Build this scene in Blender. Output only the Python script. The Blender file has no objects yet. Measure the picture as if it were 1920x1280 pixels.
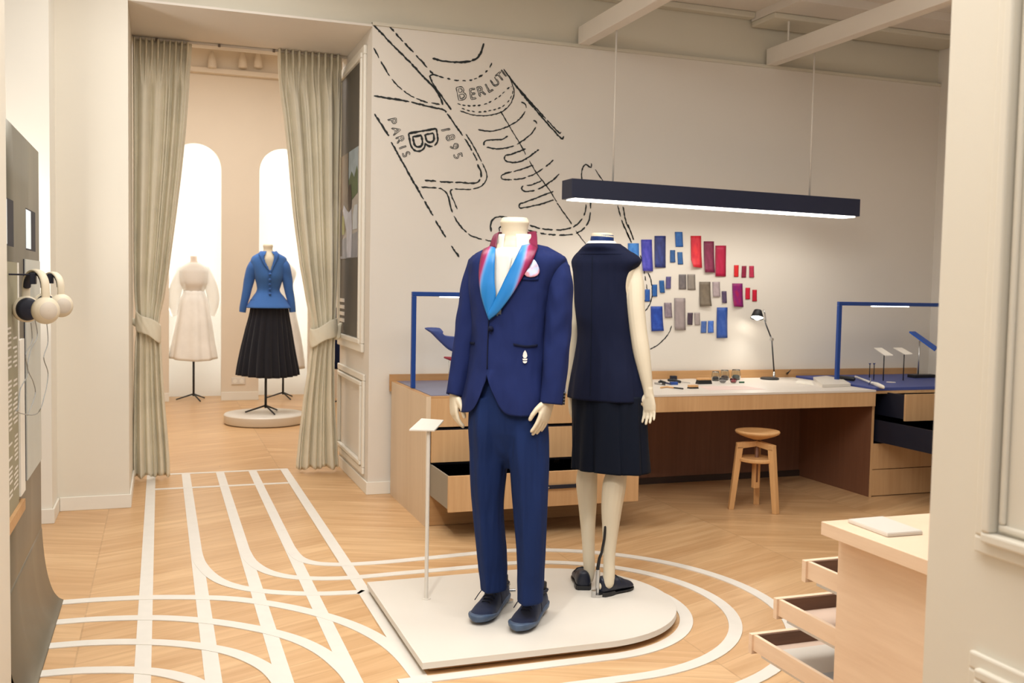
import bpy, bmesh, math, random
from mathutils import Vector, Matrix
from mathutils.bvhtree import BVHTree
random.seed(7)
SC = bpy.context.scene
COL = SC.collection
pi = math.pi

# ------------------------------------------------------------------ camera
FPX, YAW, PITCH, ROLL, CAMH = 1843.7, .344458, .056412, .018964, 1.42
_cy, _sy = math.cos(YAW), math.sin(YAW)
FW = Vector((_sy*math.cos(PITCH), _cy*math.cos(PITCH), -math.sin(PITCH)))
_r = Vector((_cy, -_sy, 0)); _u = _r.cross(FW)
RT = math.cos(ROLL)*_r + math.sin(ROLL)*_u
UP = -math.sin(ROLL)*_r + math.cos(ROLL)*_u
CAM = Vector((0, 0, CAMH))
cd = bpy.data.cameras.new('camera'); cam = bpy.data.objects.new('camera', cd); COL.objects.link(cam)
cd.sensor_width = 36; cd.lens = FPX/1920*36; cd.clip_start = .05; cd.clip_end = 100
m = Matrix((RT, UP, -FW)).transposed().to_4x4(); m.translation = CAM
cam.matrix_world = m
cd.dof.use_dof = True; cd.dof.focus_distance = 4.1; cd.dof.aperture_fstop = 5.6
SC.camera = cam

# ------------------------------------------------------------------ light
SC.view_settings.view_transform = 'Standard'; SC.view_settings.look = 'None'
SC.view_settings.gamma = 1; SC.view_settings.exposure = 0.42
SC.view_settings.use_curve_mapping = False
w = bpy.data.worlds.new('world'); SC.world = w; w.use_nodes = True
w.node_tree.nodes['Background'].inputs[0].default_value = (.97, .985, 1.0, 1)
w.node_tree.nodes['Background'].inputs[1].default_value = .27

def area(name, loc, tgt, sx, sy, power, col=(1, .995, .97), spread=180):
    l = bpy.data.lights.new(name, 'AREA'); l.shape = 'RECTANGLE'; l.size = sx; l.size_y = sy
    l.energy = power; l.color = col; l.spread = math.radians(spread)
    o = bpy.data.objects.new(name, l); COL.objects.link(o); o.location = loc
    o.rotation_euler = (Vector(tgt)-Vector(loc)).to_track_quat('-Z', 'Y').to_euler()
    return o
def spot(name, loc, tgt, power, ang, blend=.6, size=.05, col=(1, .98, .94)):
    l = bpy.data.lights.new(name, 'SPOT'); l.energy = power; l.spot_size = math.radians(ang)
    l.spot_blend = blend; l.shadow_soft_size = size; l.color = col
    o = bpy.data.objects.new(name, l); COL.objects.link(o); o.location = loc
    o.rotation_euler = (Vector(tgt)-Vector(loc)).to_track_quat('-Z', 'Y').to_euler()
    return o
area('ceiling_fill_light', (1.0, 2.6, 3.42), (1.0, 2.8, 0), 2.0, 1.6, 56)  # soft overhead fill, added out of view to light the room
area('ceiling_fill_light', (3.4, 3.0, 3.42), (3.6, 3.3, 0), 2.2, 1.4, 30)  # added fill above the right half, not a modelled fixture
area('ceiling_fill_light', (0.3, 5.2, 3.40), (0.3, 5.4, 0), 1.0, 1.2, 22)  # added fill above the floor before the doorway
spot('track_spot', (-.1, 1.7, 3.2), (1.5, 3.9, .7), 108, 52, .7, .06)
spot('track_spot', (-.15, 4.2, 3.3), (-.1, 5.3, 0), 45, 70, .9, .08)
area('ceiling_fill_light', (.3, .5, 3.3), (.6, .8, 0), 1.2, 1.2, 21)  # fill added near the camera to brighten the right jamb and table
spot('track_spot', (2.3, 2.2, 3.3), (1.3, 3.8, .9), 26, 50, .8, .10)
area('rear_room_light', (.6, 9.4, 3.9), (.6, 9.6, 0), 2.6, 2.6, 85, (1, .99, .96))

# ------------------------------------------------------------------ helpers
def ray(px, py): return (FW + (px-960)/FPX*RT - (py-640)/FPX*UP)
def onplane(px, py, ax, val):
    d = ray(px, py); t = (val-CAM[ax])/d[ax]; return CAM + t*d
def onz(px, py, z=0): return onplane(px, py, 2, z)
def planept(px, py, P0, n):
    d = ray(px, py); t = (P0-CAM).dot(n)/d.dot(n); return CAM + t*d

def tag(o, label=None, cat=None, group=None, kind=None):
    if label: o['label'] = label
    if cat: o['category'] = cat
    if group: o['group'] = group
    if kind: o['kind'] = kind
    return o
def thing(name, loc, label, cat, group=None):
    o = bpy.data.objects.new(name, None); COL.objects.link(o); o.location = loc
    o.empty_display_size = .1
    return tag(o, label, cat, group)
def wloc(o):
    v = Vector((0, 0, 0))
    while o: v += o.location; o = o.parent
    return v
class MB:
    def __init__(s): s.v = []; s.f = []; s.uv = None
    def add(s, vs, fs):
        n = len(s.v); s.v += [Vector(v) for v in vs]; s.f += [[i+n for i in f] for f in fs]; return s
    def box(s, a, b):
        x0, y0, z0 = a; x1, y1, z1 = b
        vs = [(x0,y0,z0),(x1,y0,z0),(x1,y1,z0),(x0,y1,z0),(x0,y0,z1),(x1,y0,z1),(x1,y1,z1),(x0,y1,z1)]
        return s.add(vs, [(3,2,1,0),(4,5,6,7),(0,1,5,4),(1,2,6,5),(2,3,7,6),(3,0,4,7)])
    def obox(s, c, ax, ay, az):
        c, ax, ay, az = map(Vector, (c, ax, ay, az))
        vs = [c+i*ax+j*ay+k*az for k in (-1,1) for j in (-1,1) for i in (-1,1)]
        return s.add(vs, [(0,2,3,1),(4,5,7,6),(0,1,5,4),(2,6,7,3),(0,4,6,2),(1,3,7,5)])
    def loft(s, rings, c0=True, c1=True):
        M = len(rings[0]); vs = [p for r in rings for p in r]; fs = []
        for i in range(len(rings)-1):
            for j in range(M):
                k = (j+1) % M
                fs.append((i*M+j, i*M+k, (i+1)*M+k, (i+1)*M+j))
        if c0: fs.append(tuple(reversed(range(M))))
        if c1: fs.append(tuple((len(rings)-1)*M+j for j in range(M)))
        return s.add(vs, fs)
    def grid(s, rows):
        M = len(rows[0]); vs = [p for r in rows for p in r]
        return s.add(vs, [(i*M+j, i*M+j+1, (i+1)*M+j+1, (i+1)*M+j) for i in range(len(rows)-1) for j in range(M-1)])
    def tube(s, pts, rad, N=8, caps=True, round_end=False, flat=1.0, up=None):
        pts = [Vector(p) for p in pts]
        if not hasattr(rad, '__len__'): rad = [rad]*len(pts)
        rad = list(rad)
        if round_end:
            for e in (0, -1):
                p = pts[e]; q = pts[1 if e == 0 else -2]; d = (p-q).normalized(); r = rad[e]
                ex = [(p+d*r*.5, r*.86), (p+d*r*.85, r*.5), (p+d*r, r*.12)]
                if e == 0: pts = [a for a, b in reversed(ex)]+pts; rad = [b for a, b in reversed(ex)]+rad
                else: pts += [a for a, b in ex]; rad += [b for a, b in ex]
        rings = []; prev = Vector(up) if up else None
        for i, p in enumerate(pts):
            t = (pts[min(i+1, len(pts)-1)]-pts[max(i-1, 0)]).normalized()
            if prev is None:
                prev = Vector((0, 0, 1)) if abs(t.z) < .9 else Vector((1, 0, 0))
            nx = (prev - t*prev.dot(t))
            if nx.length < 1e-6: nx = t.orthogonal()
            nx.normalize(); ny = t.cross(nx); prev = nx
            r = rad[i]; ra, rb = r if hasattr(r, '__len__') else (r, r*flat)
            rings.append([p+nx*math.cos(a)*ra+ny*math.sin(a)*rb for a in [2*pi*k/N for k in range(N)]])
        return s.loft(rings, caps, caps)
    def lathe(s, c, prof, N=32, sx=1, sy=1):
        c = Vector(c)
        return s.loft([[c+Vector((r*sx*math.cos(2*pi*k/N), r*sy*math.sin(2*pi*k/N), z)) for k in range(N)] for r, z in prof])
    def prism(s, outline, thick):
        """outline: list of 3D points in one plane; thick: offset vector"""
        n = len(outline); t = Vector(thick); a = [Vector(p) for p in outline]
        vs = a+[p+t for p in a]
        fs = [tuple(reversed(range(n))), tuple(range(n, 2*n))]+[(i, (i+1) % n, (i+1) % n+n, i+n) for i in range(n)]
        return s.add(vs, fs)
    def build(s, name, mat, parent=None, smooth=False, bevel=0, solid=0, subsurf=0, remesh=0, smoothit=0, kind=None, fixn=True, angle=None):
        base = wloc(parent) if parent else None
        if base is None:
            xs = [v.x for v in s.v]; ys = [v.y for v in s.v]; zs = [v.z for v in s.v]
            base = Vector(((min(xs)+max(xs))/2, (min(ys)+max(ys))/2, min(zs)))
        me = bpy.data.meshes.new(name); me.from_pydata([v-base for v in s.v], [], s.f)
        if fixn:
            bm = bmesh.new(); bm.from_mesh(me); bmesh.ops.recalc_face_normals(bm, faces=bm.faces); bm.to_mesh(me); bm.free()
        me.materials.append(mat)
        o = bpy.data.objects.new(name, me); COL.objects.link(o)
        if parent: o.parent = parent
        else: o.location = base
        if smooth:
            me.polygons.foreach_set('use_smooth', [True]*len(me.polygons))
            if angle: me.set_sharp_from_angle(angle=math.radians(angle))
        if solid:
            md = o.modifiers.new('t', 'SOLIDIFY'); md.thickness = solid; md.offset = -1
        if bevel:
            md = o.modifiers.new('b', 'BEVEL'); md.width = bevel; md.segments = 2; md.limit_method = 'ANGLE'
        if remesh:
            md = o.modifiers.new('r', 'REMESH'); md.mode = 'VOXEL'; md.voxel_size = remesh; md.use_smooth_shade = True
        if smoothit:
            md = o.modifiers.new('s', 'SMOOTH'); md.factor = .5; md.iterations = smoothit
        if subsurf:
            md = o.modifiers.new('ss', 'SUBSURF'); md.levels = subsurf; md.render_levels = subsurf
        if kind: o['kind'] = kind
        return o
def crs(P, n=8, closed=False):
    """Catmull-Rom through P (tuples of any size)"""
    out = []; N = len(P)
    for i in range(N if closed else N-1):
        g = lambda k: P[k % N] if closed else P[max(0, min(N-1, k))]
        a, b, c, d = g(i-1), g(i), g(i+1), g(i+2)
        for k in range(n):
            t = k/n
            out.append(tuple(.5*((2*b[j])+(-a[j]+c[j])*t+(2*a[j]-5*b[j]+4*c[j]-d[j])*t*t+(-a[j]+3*b[j]-3*c[j]+d[j])*t**3) for j in range(len(b))))
    if not closed: out.append(tuple(P[-1]))
    return out
def interp(T, x):
    if x <= T[0][0]: return T[0][1:]
    for a, b in zip(T, T[1:]):
        if x <= b[0]:
            t = (x-a[0])/(b[0]-a[0]); return tuple(a[k]+(b[k]-a[k])*t for k in range(1, len(a)))
    return T[-1][1:]
def sinterp(T, x):
    """smooth interpolation of a table"""
    n = len(T)
    if x <= T[0][0]: return T[0][1:]
    if x >= T[-1][0]: return T[-1][1:]
    for i in range(n-1):
        if x <= T[i+1][0]:
            t = (x-T[i][0])/(T[i+1][0]-T[i][0])
            a, b, c, d = T[max(0, i-1)], T[i], T[i+1], T[min(n-1, i+2)]
            return tuple(.5*((2*b[j])+(-a[j]+c[j])*t+(2*a[j]-5*b[j]+4*c[j]-d[j])*t*t+(-a[j]+3*b[j]-3*c[j]+d[j])*t**3) for j in range(1, len(b)))

# ------------------------------------------------------------------ materials
def lin(c):
    return tuple(((x/255)/12.92 if x/255 <= .04045 else ((x/255+.055)/1.055)**2.4) for x in c)+(1,)
def newmat(name):
    mt = bpy.data.materials.new(name); mt.use_nodes = True
    return mt, mt.node_tree, mt.node_tree.nodes['Principled BSDF']
def mixcol(nt, fac, a, b):
    n = nt.nodes.new('ShaderNodeMix'); n.data_type = 'RGBA'
    for k, v in ((0, fac), (6, a), (7, b)):
        if isinstance(v, (tuple, float, int)): n.inputs[k].default_value = v
        else: nt.links.new(v, n.inputs[k])
    return n.outputs[2]
def noise(nt, scale, detail=3, vec=None, sc=None, rough=.5):
    tc = nt.nodes.new('ShaderNodeTexCoord'); mp = nt.nodes.new('ShaderNodeMapping')
    nt.links.new(vec if vec else tc.outputs['Object'], mp.inputs[0])
    if sc: mp.inputs['Scale'].default_value = sc
    n = nt.nodes.new('ShaderNodeTexNoise'); n.inputs['Scale'].default_value = scale; n.inputs['Detail'].default_value = detail
    n.inputs['Roughness'].default_value = rough
    nt.links.new(mp.outputs[0], n.inputs['Vector'])
    return n.outputs['Fac']
def ramp(nt, fac, p0, p1):
    r = nt.nodes.new('ShaderNodeMapRange'); r.inputs[1].default_value = p0; r.inputs[2].default_value = p1
    nt.links.new(fac, r.inputs[0]); return r.outputs[0]
def bump(nt, b, h, strength=.3, dist=.01):
    n = nt.nodes.new('ShaderNodeBump'); n.inputs['Strength'].default_value = strength; n.inputs['Distance'].default_value = dist
    nt.links.new(h, n.inputs['Height']); nt.links.new(n.outputs[0], b.inputs['Normal'])
def plain(name, c, rough=.5, var=.04, nscale=6, metal=0, bmp=0, spec=.5, sheen=0):
    mt, nt, b = newmat(name); c = lin(c)
    f = noise(nt, nscale)
    c2 = tuple(x*(1-var*2) for x in c[:3])+(1,)
    nt.links.new(mixcol(nt, ramp(nt, f, .3, .7), c2, c), b.inputs['Base Color'])
    b.inputs['Roughness'].default_value = rough; b.inputs['Metallic'].default_value = metal
    b.inputs['Specular IOR Level'].default_value = spec
    if sheen: b.inputs['Sheen Weight'].default_value = sheen
    if bmp: bump(nt, b, noise(nt, nscale*12), bmp, .003)
    return mt
def fabric(name, c, rough=.85, fold=(6, 6, 1.5), fstr=.35, weave=900, sheen=.15, var=.06, fdist=.02):
    mt, nt, b = newmat(name); c = lin(c)
    f = noise(nt, 5)
    c2 = tuple(x*(1-var*2) for x in c[:3])+(1,)
    nt.links.new(mixcol(nt, ramp(nt, f, .3, .7), c2, c), b.inputs['Base Color'])
    b.inputs['Roughness'].default_value = rough; b.inputs['Specular IOR Level'].default_value = .25
    b.inputs['Sheen Weight'].default_value = sheen
    a = noise(nt, 1.6, 2, sc=fold)
    h = nt.nodes.new('ShaderNodeMath'); h.operation = 'MULTIPLY_ADD'; h.inputs[1].default_value = .02
    nt.links.new(noise(nt, weave, 1), h.inputs[0]); nt.links.new(a, h.inputs[2])
    bump(nt, b, h.outputs[0], fstr, fdist)
    return mt
def wood(name, c1, c2, scale=(30, 30, 1.2), rough=.5, band=.5, nsc=1.6):
    mt, nt, b = newmat(name)
    g = noise(nt, nsc, 6, sc=scale, rough=.65); big = noise(nt, .9, 2, sc=(3.2, 3.2, .15))
    f = nt.nodes.new('ShaderNodeMath'); f.operation = 'MULTIPLY_ADD'; f.inputs[1].default_value = band
    nt.links.new(ramp(nt, big, .35, .65), f.inputs[0]); 
    f2 = nt.nodes.new('ShaderNodeMath'); f2.operation = 'MULTIPLY'; f2.inputs[1].default_value = 1-band
    nt.links.new(ramp(nt, g, .3, .7), f2.inputs[0]); nt.links.new(f2.outputs[0], f.inputs[2])
    nt.links.new(mixcol(nt, f.outputs[0], lin(c1), lin(c2)), b.inputs['Base Color'])
    b.inputs['Roughness'].default_value = rough
    bump(nt, b, g, .12, .002)
    return mt
def emis(name, c, s):
    mt, nt, b = newmat(name); b.inputs['Base Color'].default_value = lin(c)
    b.inputs['Emission Color'].default_value = lin(c); b.inputs['Emission Strength'].default_value = s
    return mt
def glassm(name, c=(235, 240, 240)):
    mt, nt, b = newmat(name); b.inputs['Base Color'].default_value = lin(c)
    b.inputs['Transmission Weight'].default_value = 1; b.inputs['Roughness'].default_value = .03; b.inputs['IOR'].default_value = 1.45
    return mt

M = {}
M['wall'] = plain('wall_paint', (224, 217, 206), .85, .015, 1.5, bmp=.05)
M['wallhi'] = plain('upper_wall_paint', (210, 204, 187), .85, .02, 2)
M['joinery'] = plain('white_joinery_paint', (236, 231, 219), .45, .01, 2)
M['jamb'] = plain('cream_paint', (228, 221, 206), .5, .015, 2)
M['rearwall'] = plain('rear_wall_paint', (226, 212, 192), .85, .015, 2)
M['niche'] = plain('niche_paint', (247, 244, 236), .8, .01, 2)
M['ceil'] = plain('ceiling_paint', (224, 216, 205), .9, .02, 2)
M['beam'] = plain('beam_paint', (226, 218, 206), .7, .015, 2)
M['white'] = plain('white_lacquer', (222, 215, 204), .38, .01, 3)
M['tape'] = plain('white_floor_tape', (226, 220, 210), .5, .02, 14)
M['manikin'] = plain('cream_mannequin', (218, 205, 180), .5, .02, 4)
M['navy'] = fabric('navy_wool', (24, 38, 90), fstr=.8, sheen=.0, fold=(6, 6, 2.4), fdist=.05)
M['trouser'] = fabric('blue_trouser_wool', (18, 40, 88), fstr=.8, fold=(8, 8, 1.1), sheen=0, fdist=.05)
M['darknavy'] = fabric('dark_navy_wool', (10, 18, 46), fstr=.7, sheen=0, fdist=.04)
M['skirt'] = fabric('midnight_skirt', (3, 12, 30), fstr=.3, fold=(10, 10, 1), sheen=0)
M['satin'] = fabric('navy_satin', (28, 52, 104), rough=.35, sheen=0)
M['shirt'] = fabric('ivory_shirt', (230, 226, 216), fstr=.6, fold=(8, 8, 3))
M['oak'] = wood('oak_veneer', (188, 146, 100), (212, 172, 126))
M['oakh'] = wood('oak_veneer_horizontal', (172, 128, 82), (200, 156, 106), scale=(1.2, 30, 30))
M['oakpale'] = wood('pale_oak', (228, 198, 168), (242, 216, 188), scale=(2, 2, 26), rough=.5, band=.3)
M['oakside'] = wood('greyed_oak', (204, 180, 150), (220, 198, 170))
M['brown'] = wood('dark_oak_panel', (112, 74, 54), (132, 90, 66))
M['walnut'] = wood('walnut', (72, 48, 36), (120, 86, 66), scale=(2, 20, 20))
M['stoolw'] = wood('honey_oak', (196, 144, 90), (216, 170, 116))
M['black'] = plain('black_satin', (22, 23, 27), .45, .02, 5)
M['inner'] = plain('dark_drawer_lining', (17, 20, 38), .6, .02, 5)
M['steel'] = plain('brushed_chrome', (200, 200, 200), .25, .02, 20, metal=1)
M['lampblue'] = plain('lamp_navy_powdercoat', (26, 34, 62), .5, .02, 6)
M['frameblue'] = plain('blue_powdercoat', (14, 62, 138), .4, .02, 6)
M['bluemat'] = plain('blue_leather_mat', (58, 74, 142), .5, .03, 20)
M['curtain'] = fabric('linen_curtain', (236, 228, 206), fstr=.4, fold=(10, 10, .9), sheen=.0)
M['glass'] = glassm('clear_glass')

# oak floor: diagonal planks laid in bands
def floor_mat():
    mt, nt, b = newmat('oak_chevron_floor')
    N = nt.nodes; L = nt.links
    tc = N.new('ShaderNodeTexCoord'); sp = N.new('ShaderNodeSeparateXYZ'); L.new(tc.outputs['Object'], sp.inputs[0])
    def mth(op, a, b_=None, c=None):
        n = N.new('ShaderNodeMath'); n.operation = op
        for k, v in enumerate((a, b_, c)):
            if v is None: continue
            if isinstance(v, (int, float)): n.inputs[k].default_value = v
            else: L.new(v, n.inputs[k])
        return n.outputs[0]
    W = 1.15
    xs = mth('DIVIDE', sp.outputs[0], W); band = mth('FLOOR', xs)
    fx = mth('ABSOLUTE', mth('SUBTRACT', mth('MODULO', mth('ADD', xs, 20), 2), 1))   # triangle wave
    yy = mth('ADD', sp.outputs[1], mth('MULTIPLY', fx, W*.42))
    pw = mth('DIVIDE', yy, .14); pid = mth('FLOOR', pw); fr = mth('FRACT', pw)
    cb = N.new('ShaderNodeCombineXYZ'); L.new(pid, cb.inputs[0]); L.new(band, cb.inputs[1])
    wn = N.new('ShaderNodeTexWhiteNoise'); L.new(cb.outputs[0], wn.inputs[0])
    # grain along the plank
    g = N.new('ShaderNodeCombineXYZ'); L.new(mth('MULTIPLY', sp.outputs[0], 2.2), g.inputs[0]); L.new(mth('MULTIPLY', yy, 20), g.inputs[1]); L.new(mth('MULTIPLY', wn.outputs[0], 30), g.inputs[2])
    nz = N.new('ShaderNodeTexNoise'); nz.inputs['Scale'].default_value = 1.0; nz.inputs['Detail'].default_value = 5; nz.inputs['Distortion'].default_value = .6; L.new(g.outputs[0], nz.inputs['Vector'])
    c = mixcol(nt, ramp(nt, nz.outputs['Fac'], .3, .72), lin((198, 156, 110)), lin((224, 186, 140)))
    c = mixcol(nt, mth('MULTIPLY', wn.outputs[0], .42), c, lin((184, 138, 92)))
    seam = mth('LESS_THAN', fr, .025)
    seam2 = mth('LESS_THAN', mth('FRACT', xs), .006)
    c = mixcol(nt, mth('MULTIPLY', mth('MAXIMUM', seam, seam2), .22), c, lin((120, 84, 52)))
    v = N.new('ShaderNodeTexVoronoi'); v.inputs['Scale'].default_value = 2.3; L.new(tc.outputs['Object'], v.inputs['Vector'])
    kn = mth('LESS_THAN', v.outputs['Distance'], .014)
    c = mixcol(nt, mth('MULTIPLY', kn, .8), c, lin((84, 54, 36)))
    L.new(c, b.inputs['Base Color']); b.inputs['Roughness'].default_value = .36; b.inputs['Specular IOR Level'].default_value = .35
    bump(nt, b, nz.outputs['Fac'], .06, .002)
    return mt
M['floor'] = floor_mat()

# ------------------------------------------------------------------ the room
YB, YR = 6.49, 12.07       # main back wall, rear room wall
XP = 1.315                 # side of the pillar
def struct(name, mb, mat, **k): return mb.build(name, mat, kind='structure', **k)
struct('floor', MB().box((-3, -1.5, -.1), (7, 13, 0)), M['floor'])
struct('wall_back', MB().box((XP, YB, 0), (6.0, 7.62, 3.115)), M['wall'])
struct('wall_back_upper', MB().box((-.62, YB+.03, 3.115), (6.06, 7.62, 3.9)), M['wallhi'])
struct('trim_1', MB().box((XP, YB-.012, 3.108), (6.0, YB+.03, 3.13)), M['wallhi'])
struct('wall_right', MB().box((6.0, -.5, 0), (6.1, 7.62, 3.9)), M['wall'])
struct('ceiling', MB().box((-1.9, -.5, 3.5), (6.1, YB+.03, 3.6)).box((4.2, 5.9, 3.44), (6.0, 6.5, 3.5)), M['ceil'])
struct('trim_2', MB().box((XP-.5, YB-.05, 3.455), (4.2, YB+.03, 3.5)).box((4.2, 6.2, 3.40), (6.0, 6.5, 3.44)), M['wallhi'], bevel=.01)
# beams running out from the back wall
for n, x in ((3, 2.78), (4, 4.335)):
    struct('trim_%d' % n, MB().box((x, .3, 3.128), (x+.085, YB, 3.25)), M['beam'], bevel=.004)
# left: pier beside the doorway and the wall that steps forward
struct('wall_left_pier', MB().box((-.60, YB, 0), (-.18, 7.62, 3.9)), M['jamb'])
struct('wall_left_front', MB().box((-1.9, 6.18, 0), (-.587, YB+.05, 3.9)), M['joinery'])
struct('wall_left', MB().box((-2.0, 5.0, 0), (-1.9, 6.5, 3.9)), M['joinery'])
struct('baseboard_left', MB().box((-.574, YB-.012, 0), (-.1685, YB-.0005, .085)).box((-.1795, YB, 0), (-.168, 7.3, .0845))
       .box((-1.9, 6.168, 0), (-.575, 6.1795, .085)).box((-.5865, 6.180, 0), (-.5745, YB-.0125, .0845)), M['joinery'], bevel=.003)
# doorway soffit (ceiling of the passage) at door height
struct('ceiling_passage', MB().box((-.1795, YB, 3.10), (XP-.0005, 7.6, 3.114)), M['ceil'])
struct('baseboard_back', MB().box((XP-.012, YB-.012, 0), (5.99, YB-.0005, .085)).box((XP-.0115, YB, 0), (XP-.0005, 7.58, .0845)), M['joinery'], bevel=.003)
area('wall_wash_light', (-1.0, 5.7, 1.5), (-.8, 6.2, 2.1),   .3, .3, 6, (1, .97, .92))

# pillar side with its moulded panels (facing the doorway)
def frame_x(mb, x, y0, y1, z0, z1, wd, th, sgn):
    mb.box((x, y0, z0), (x+sgn*th, y1, z0+wd)).box((x, y0, z1-wd), (x+sgn*th, y1, z1))
    mb.box((x, y0, z0+wd), (x+sgn*th, y0+wd, z1-wd)).box((x, y1-wd, z0+wd), (x+sgn*th, y1, z1-wd))
mb = MB()
frame_x(mb, XP, 6.66, 7.62, .945, 3.02, .06, .022, -1); frame_x(mb, XP, 6.72, 7.60, 1.0, 2.98, .035, .032, -1)
struct('trim_5', mb, M['joinery'], bevel=.006)
mb = MB()
frame_x(mb, XP, 6.60, 7.62, .115, .80, .045, .018, -1); frame_x(mb, XP, 6.66, 7.58, .17, .745, .03, .028, -1)
struct('trim_6', mb, M['joinery'], bevel=.006)
sp = thing('photo_panel', (XP-.012, 7.2, 1.04), 'tall dark grey panel with a street photograph, set in the pillar moulding beside the doorway', 'panel')
MB().box((XP-.012, 6.86, 1.04), (XP-.001, 7.56, 2.955)).build('backing_board', plain('charcoal_board', (82, 78, 72), .5, .05, 2), sp)
def pz(y, z, d=.0): return (XP-.014-d, y, z)
ph = MB().box((XP-.015, 6.86, 1.60), (XP-.012, 7.56, 2.37)).build('photograph', plain('photo_pale_road', (176, 170, 164), .4, .06, 5), sp)
def ppoly(name, pts, c, d):
    MB().prism([(XP-.0152-d, y, z) for y, z in pts], (-.0006, 0, 0)).build(name, plain('print_'+name, c, .4, .15, 9), ph)
ppoly('photo_sky', [(6.86, 2.1), (7.24, 2.1), (7.24, 2.37), (6.86, 2.37)], (168, 186, 198), .0)
ppoly('photo_facade', [(7.22, 1.85), (7.56, 1.7), (7.56, 2.37), (7.22, 2.37)], (122, 104, 84), .0)
ppoly('photo_tree', [(6.86, 2.05), (7.18, 2.0), (7.22, 2.16), (7.1, 2.22), (7.0, 2.17), (6.9, 2.24), (6.86, 2.2)], (82, 104, 66), .0008)
ppoly('photo_pavement', [(6.86, 1.60), (7.56, 1.60), (7.56, 1.74), (6.86, 1.78)], (150, 152, 164), .0)
ppoly('photo_car', [(6.87, 1.80), (7.04, 1.80), (7.04, 1.9), (6.98, 1.97), (6.87, 1.97)], (206, 214, 224), .0012)
ppoly('photo_bag', [(7.36, 1.78), (7.5, 1.78), (7.47, 1.92), (7.38, 1.92)], (150, 150, 60), .0012)
ppoly('photo_coat', [(7.08, 1.605), (7.26, 1.605), (7.28, 1.8), (7.44, 1.96), (7.40, 2.0), (7.24, 1.94), (7.1, 1.96), (7.06, 1.8)], (214, 216, 232), .0018)
ppoly('photo_hair', [(7.1, 1.95), (7.2, 1.93), (7.24, 2.05), (7.2, 2.13), (7.12, 2.13), (7.08, 2.03)], (60, 40, 34), .0024)
ppoly('photo_figure', [(7.46, 1.62), (7.55, 1.62), (7.55, 1.95), (7.48, 1.98)], (60, 54, 52), .0014)
mb = MB()
for z in (1.125, 1.175, 1.225, 1.275): mb.box((XP-.016, 7.36, z), (XP-.0125, 7.58, z+.027))
mb.build('caption_lines', M['white'], sp)

# foreground: white panelled wall on the right, pale jamb on the left
struct('wall_right_front', MB().box((1.312, .2, 0), (1.5, 1.40, 3.4)), M['jamb'])
mb = MB()
for x_, y0, y1, z0, z1 in ((1.312, .45, 1.285, .985, 2.9), (1.312, .45, 1.285, .2, .815)):
    for i, (ins, wd, th) in enumerate(((0, .03, .012), (.022, .018, .022), (.045, .012, .008))):
        frame_x(mb, x_, y0+ins, y1-ins, z0+ins, z1-ins, wd, th, -1)
struct('trim_7', mb, M['jamb'], bevel=.004)
struct('wall_left_jamb', MB().box((-.62, 1.0, 0), (-.462, 3.53, 3.4)), M['jamb'])
struct('wall_left_side', MB().box((-.75, 1.0, 0), (-.60, 4.6, 2.2)), M['jamb'])

# ---------------- rear room
NX = ((.10, .683), (1.112, 1.695))
def archwall():
    mb = MB(); r = (NX[0][1]-NX[0][0])/2; zs = 3.005-r; top = 4.3
    xs = [-1.6, NX[0][0], NX[0][1], NX[1][0], NX[1][1], 2.12, 2.7, 3.6]
    nich = list(NX)+[(2.12, 2.70)]
    edges = [-1.6]+[e for a in nich for e in a]+[3.6]
    for i in range(0, len(edges), 2): mb.box((edges[i], YR, 0), (edges[i+1], YR+.06, top))
    for a, b in nich:
        c = (a+b)/2; n = 24
        arc = [(c+r*math.cos(pi-pi*k/n), zs+r*math.sin(pi*k/n)) for k in range(n+1)]
        for k in range(n):
            (x0, z0), (x1, z1) = arc[k], arc[k+1]
            mb.prism([(x0, YR, z0), (x1, YR, z1), (x1, YR, top), (x0, YR, top)], (0, .06, 0))
    return mb
struct('wall_rear', archwall(), M['rearwall'])
for n, (a, b) in enumerate(list(NX)+[(2.12, 2.70)]):
    mb = MB().box((a-.08, YR+.5, 0), (b+.08, YR+.52, 3.2)).box((a-.09, YR+.06, 0), (a-.08, YR+.52, 3.2)).box((b+.08, YR+.06, 0), (b+.09, YR+.52, 3.2)).box((a-.08, YR+.06, 3.15), (b+.08, YR+.52, 3.2))
    struct('wall_niche_%d' % (n+1), mb, M['niche'])
    for sx in (a-.05, b+.05):
        area('niche_led_strip', (sx, YR+.075, 1.55), ((a+b)/2, YR+.5, 1.55), .03, 2.9, 2.2, (1, .99, .95))
    area('niche_led_strip', ((a+b)/2, YR+.3, 3.13), ((a+b)/2, YR+.31, 0), .5, .2, 1.3, (1, .99, .95))
struct('wall_rear_left', MB().box((-1.7, 7.6, 0), (-1.6, 12.1, 4.3)), M['rearwall'])
struct('wall_rear_right', MB().box((3.5, 7.6, 0), (3.6, 12.1, 4.3)), M['rearwall'])
struct('ceiling_rear', MB().box((-1.7, 7.62, 4.25), (3.6, 12.7, 4.35)), M['rearwall'])
struct('wall_rear_front', MB().box((-1.6, 7.62, 0), (-.5, 7.7, 4.3)).box((1.9, 7.62, 0), (3.6, 7.7, 4.3)).box((-.6, 7.62, 3.16), (1.9, 7.7, 4.3)), M['rearwall'])
struct('trim_8', MB().box((-1.6, YR-.10, 3.80), (3.5, YR, 3.86)).box((-1.6, YR-.04, 3.86), (3.5, YR, 4.25)), M['rearwall'], bevel=.01)
struct('baseboard_rear', MB().box((-1.6, YR-.015, 0), (NX[0][0], YR, .1)).box((NX[0][1], YR-.015, 0), (NX[1][0], YR, .1)), M['joinery'], bevel=.003)
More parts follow.
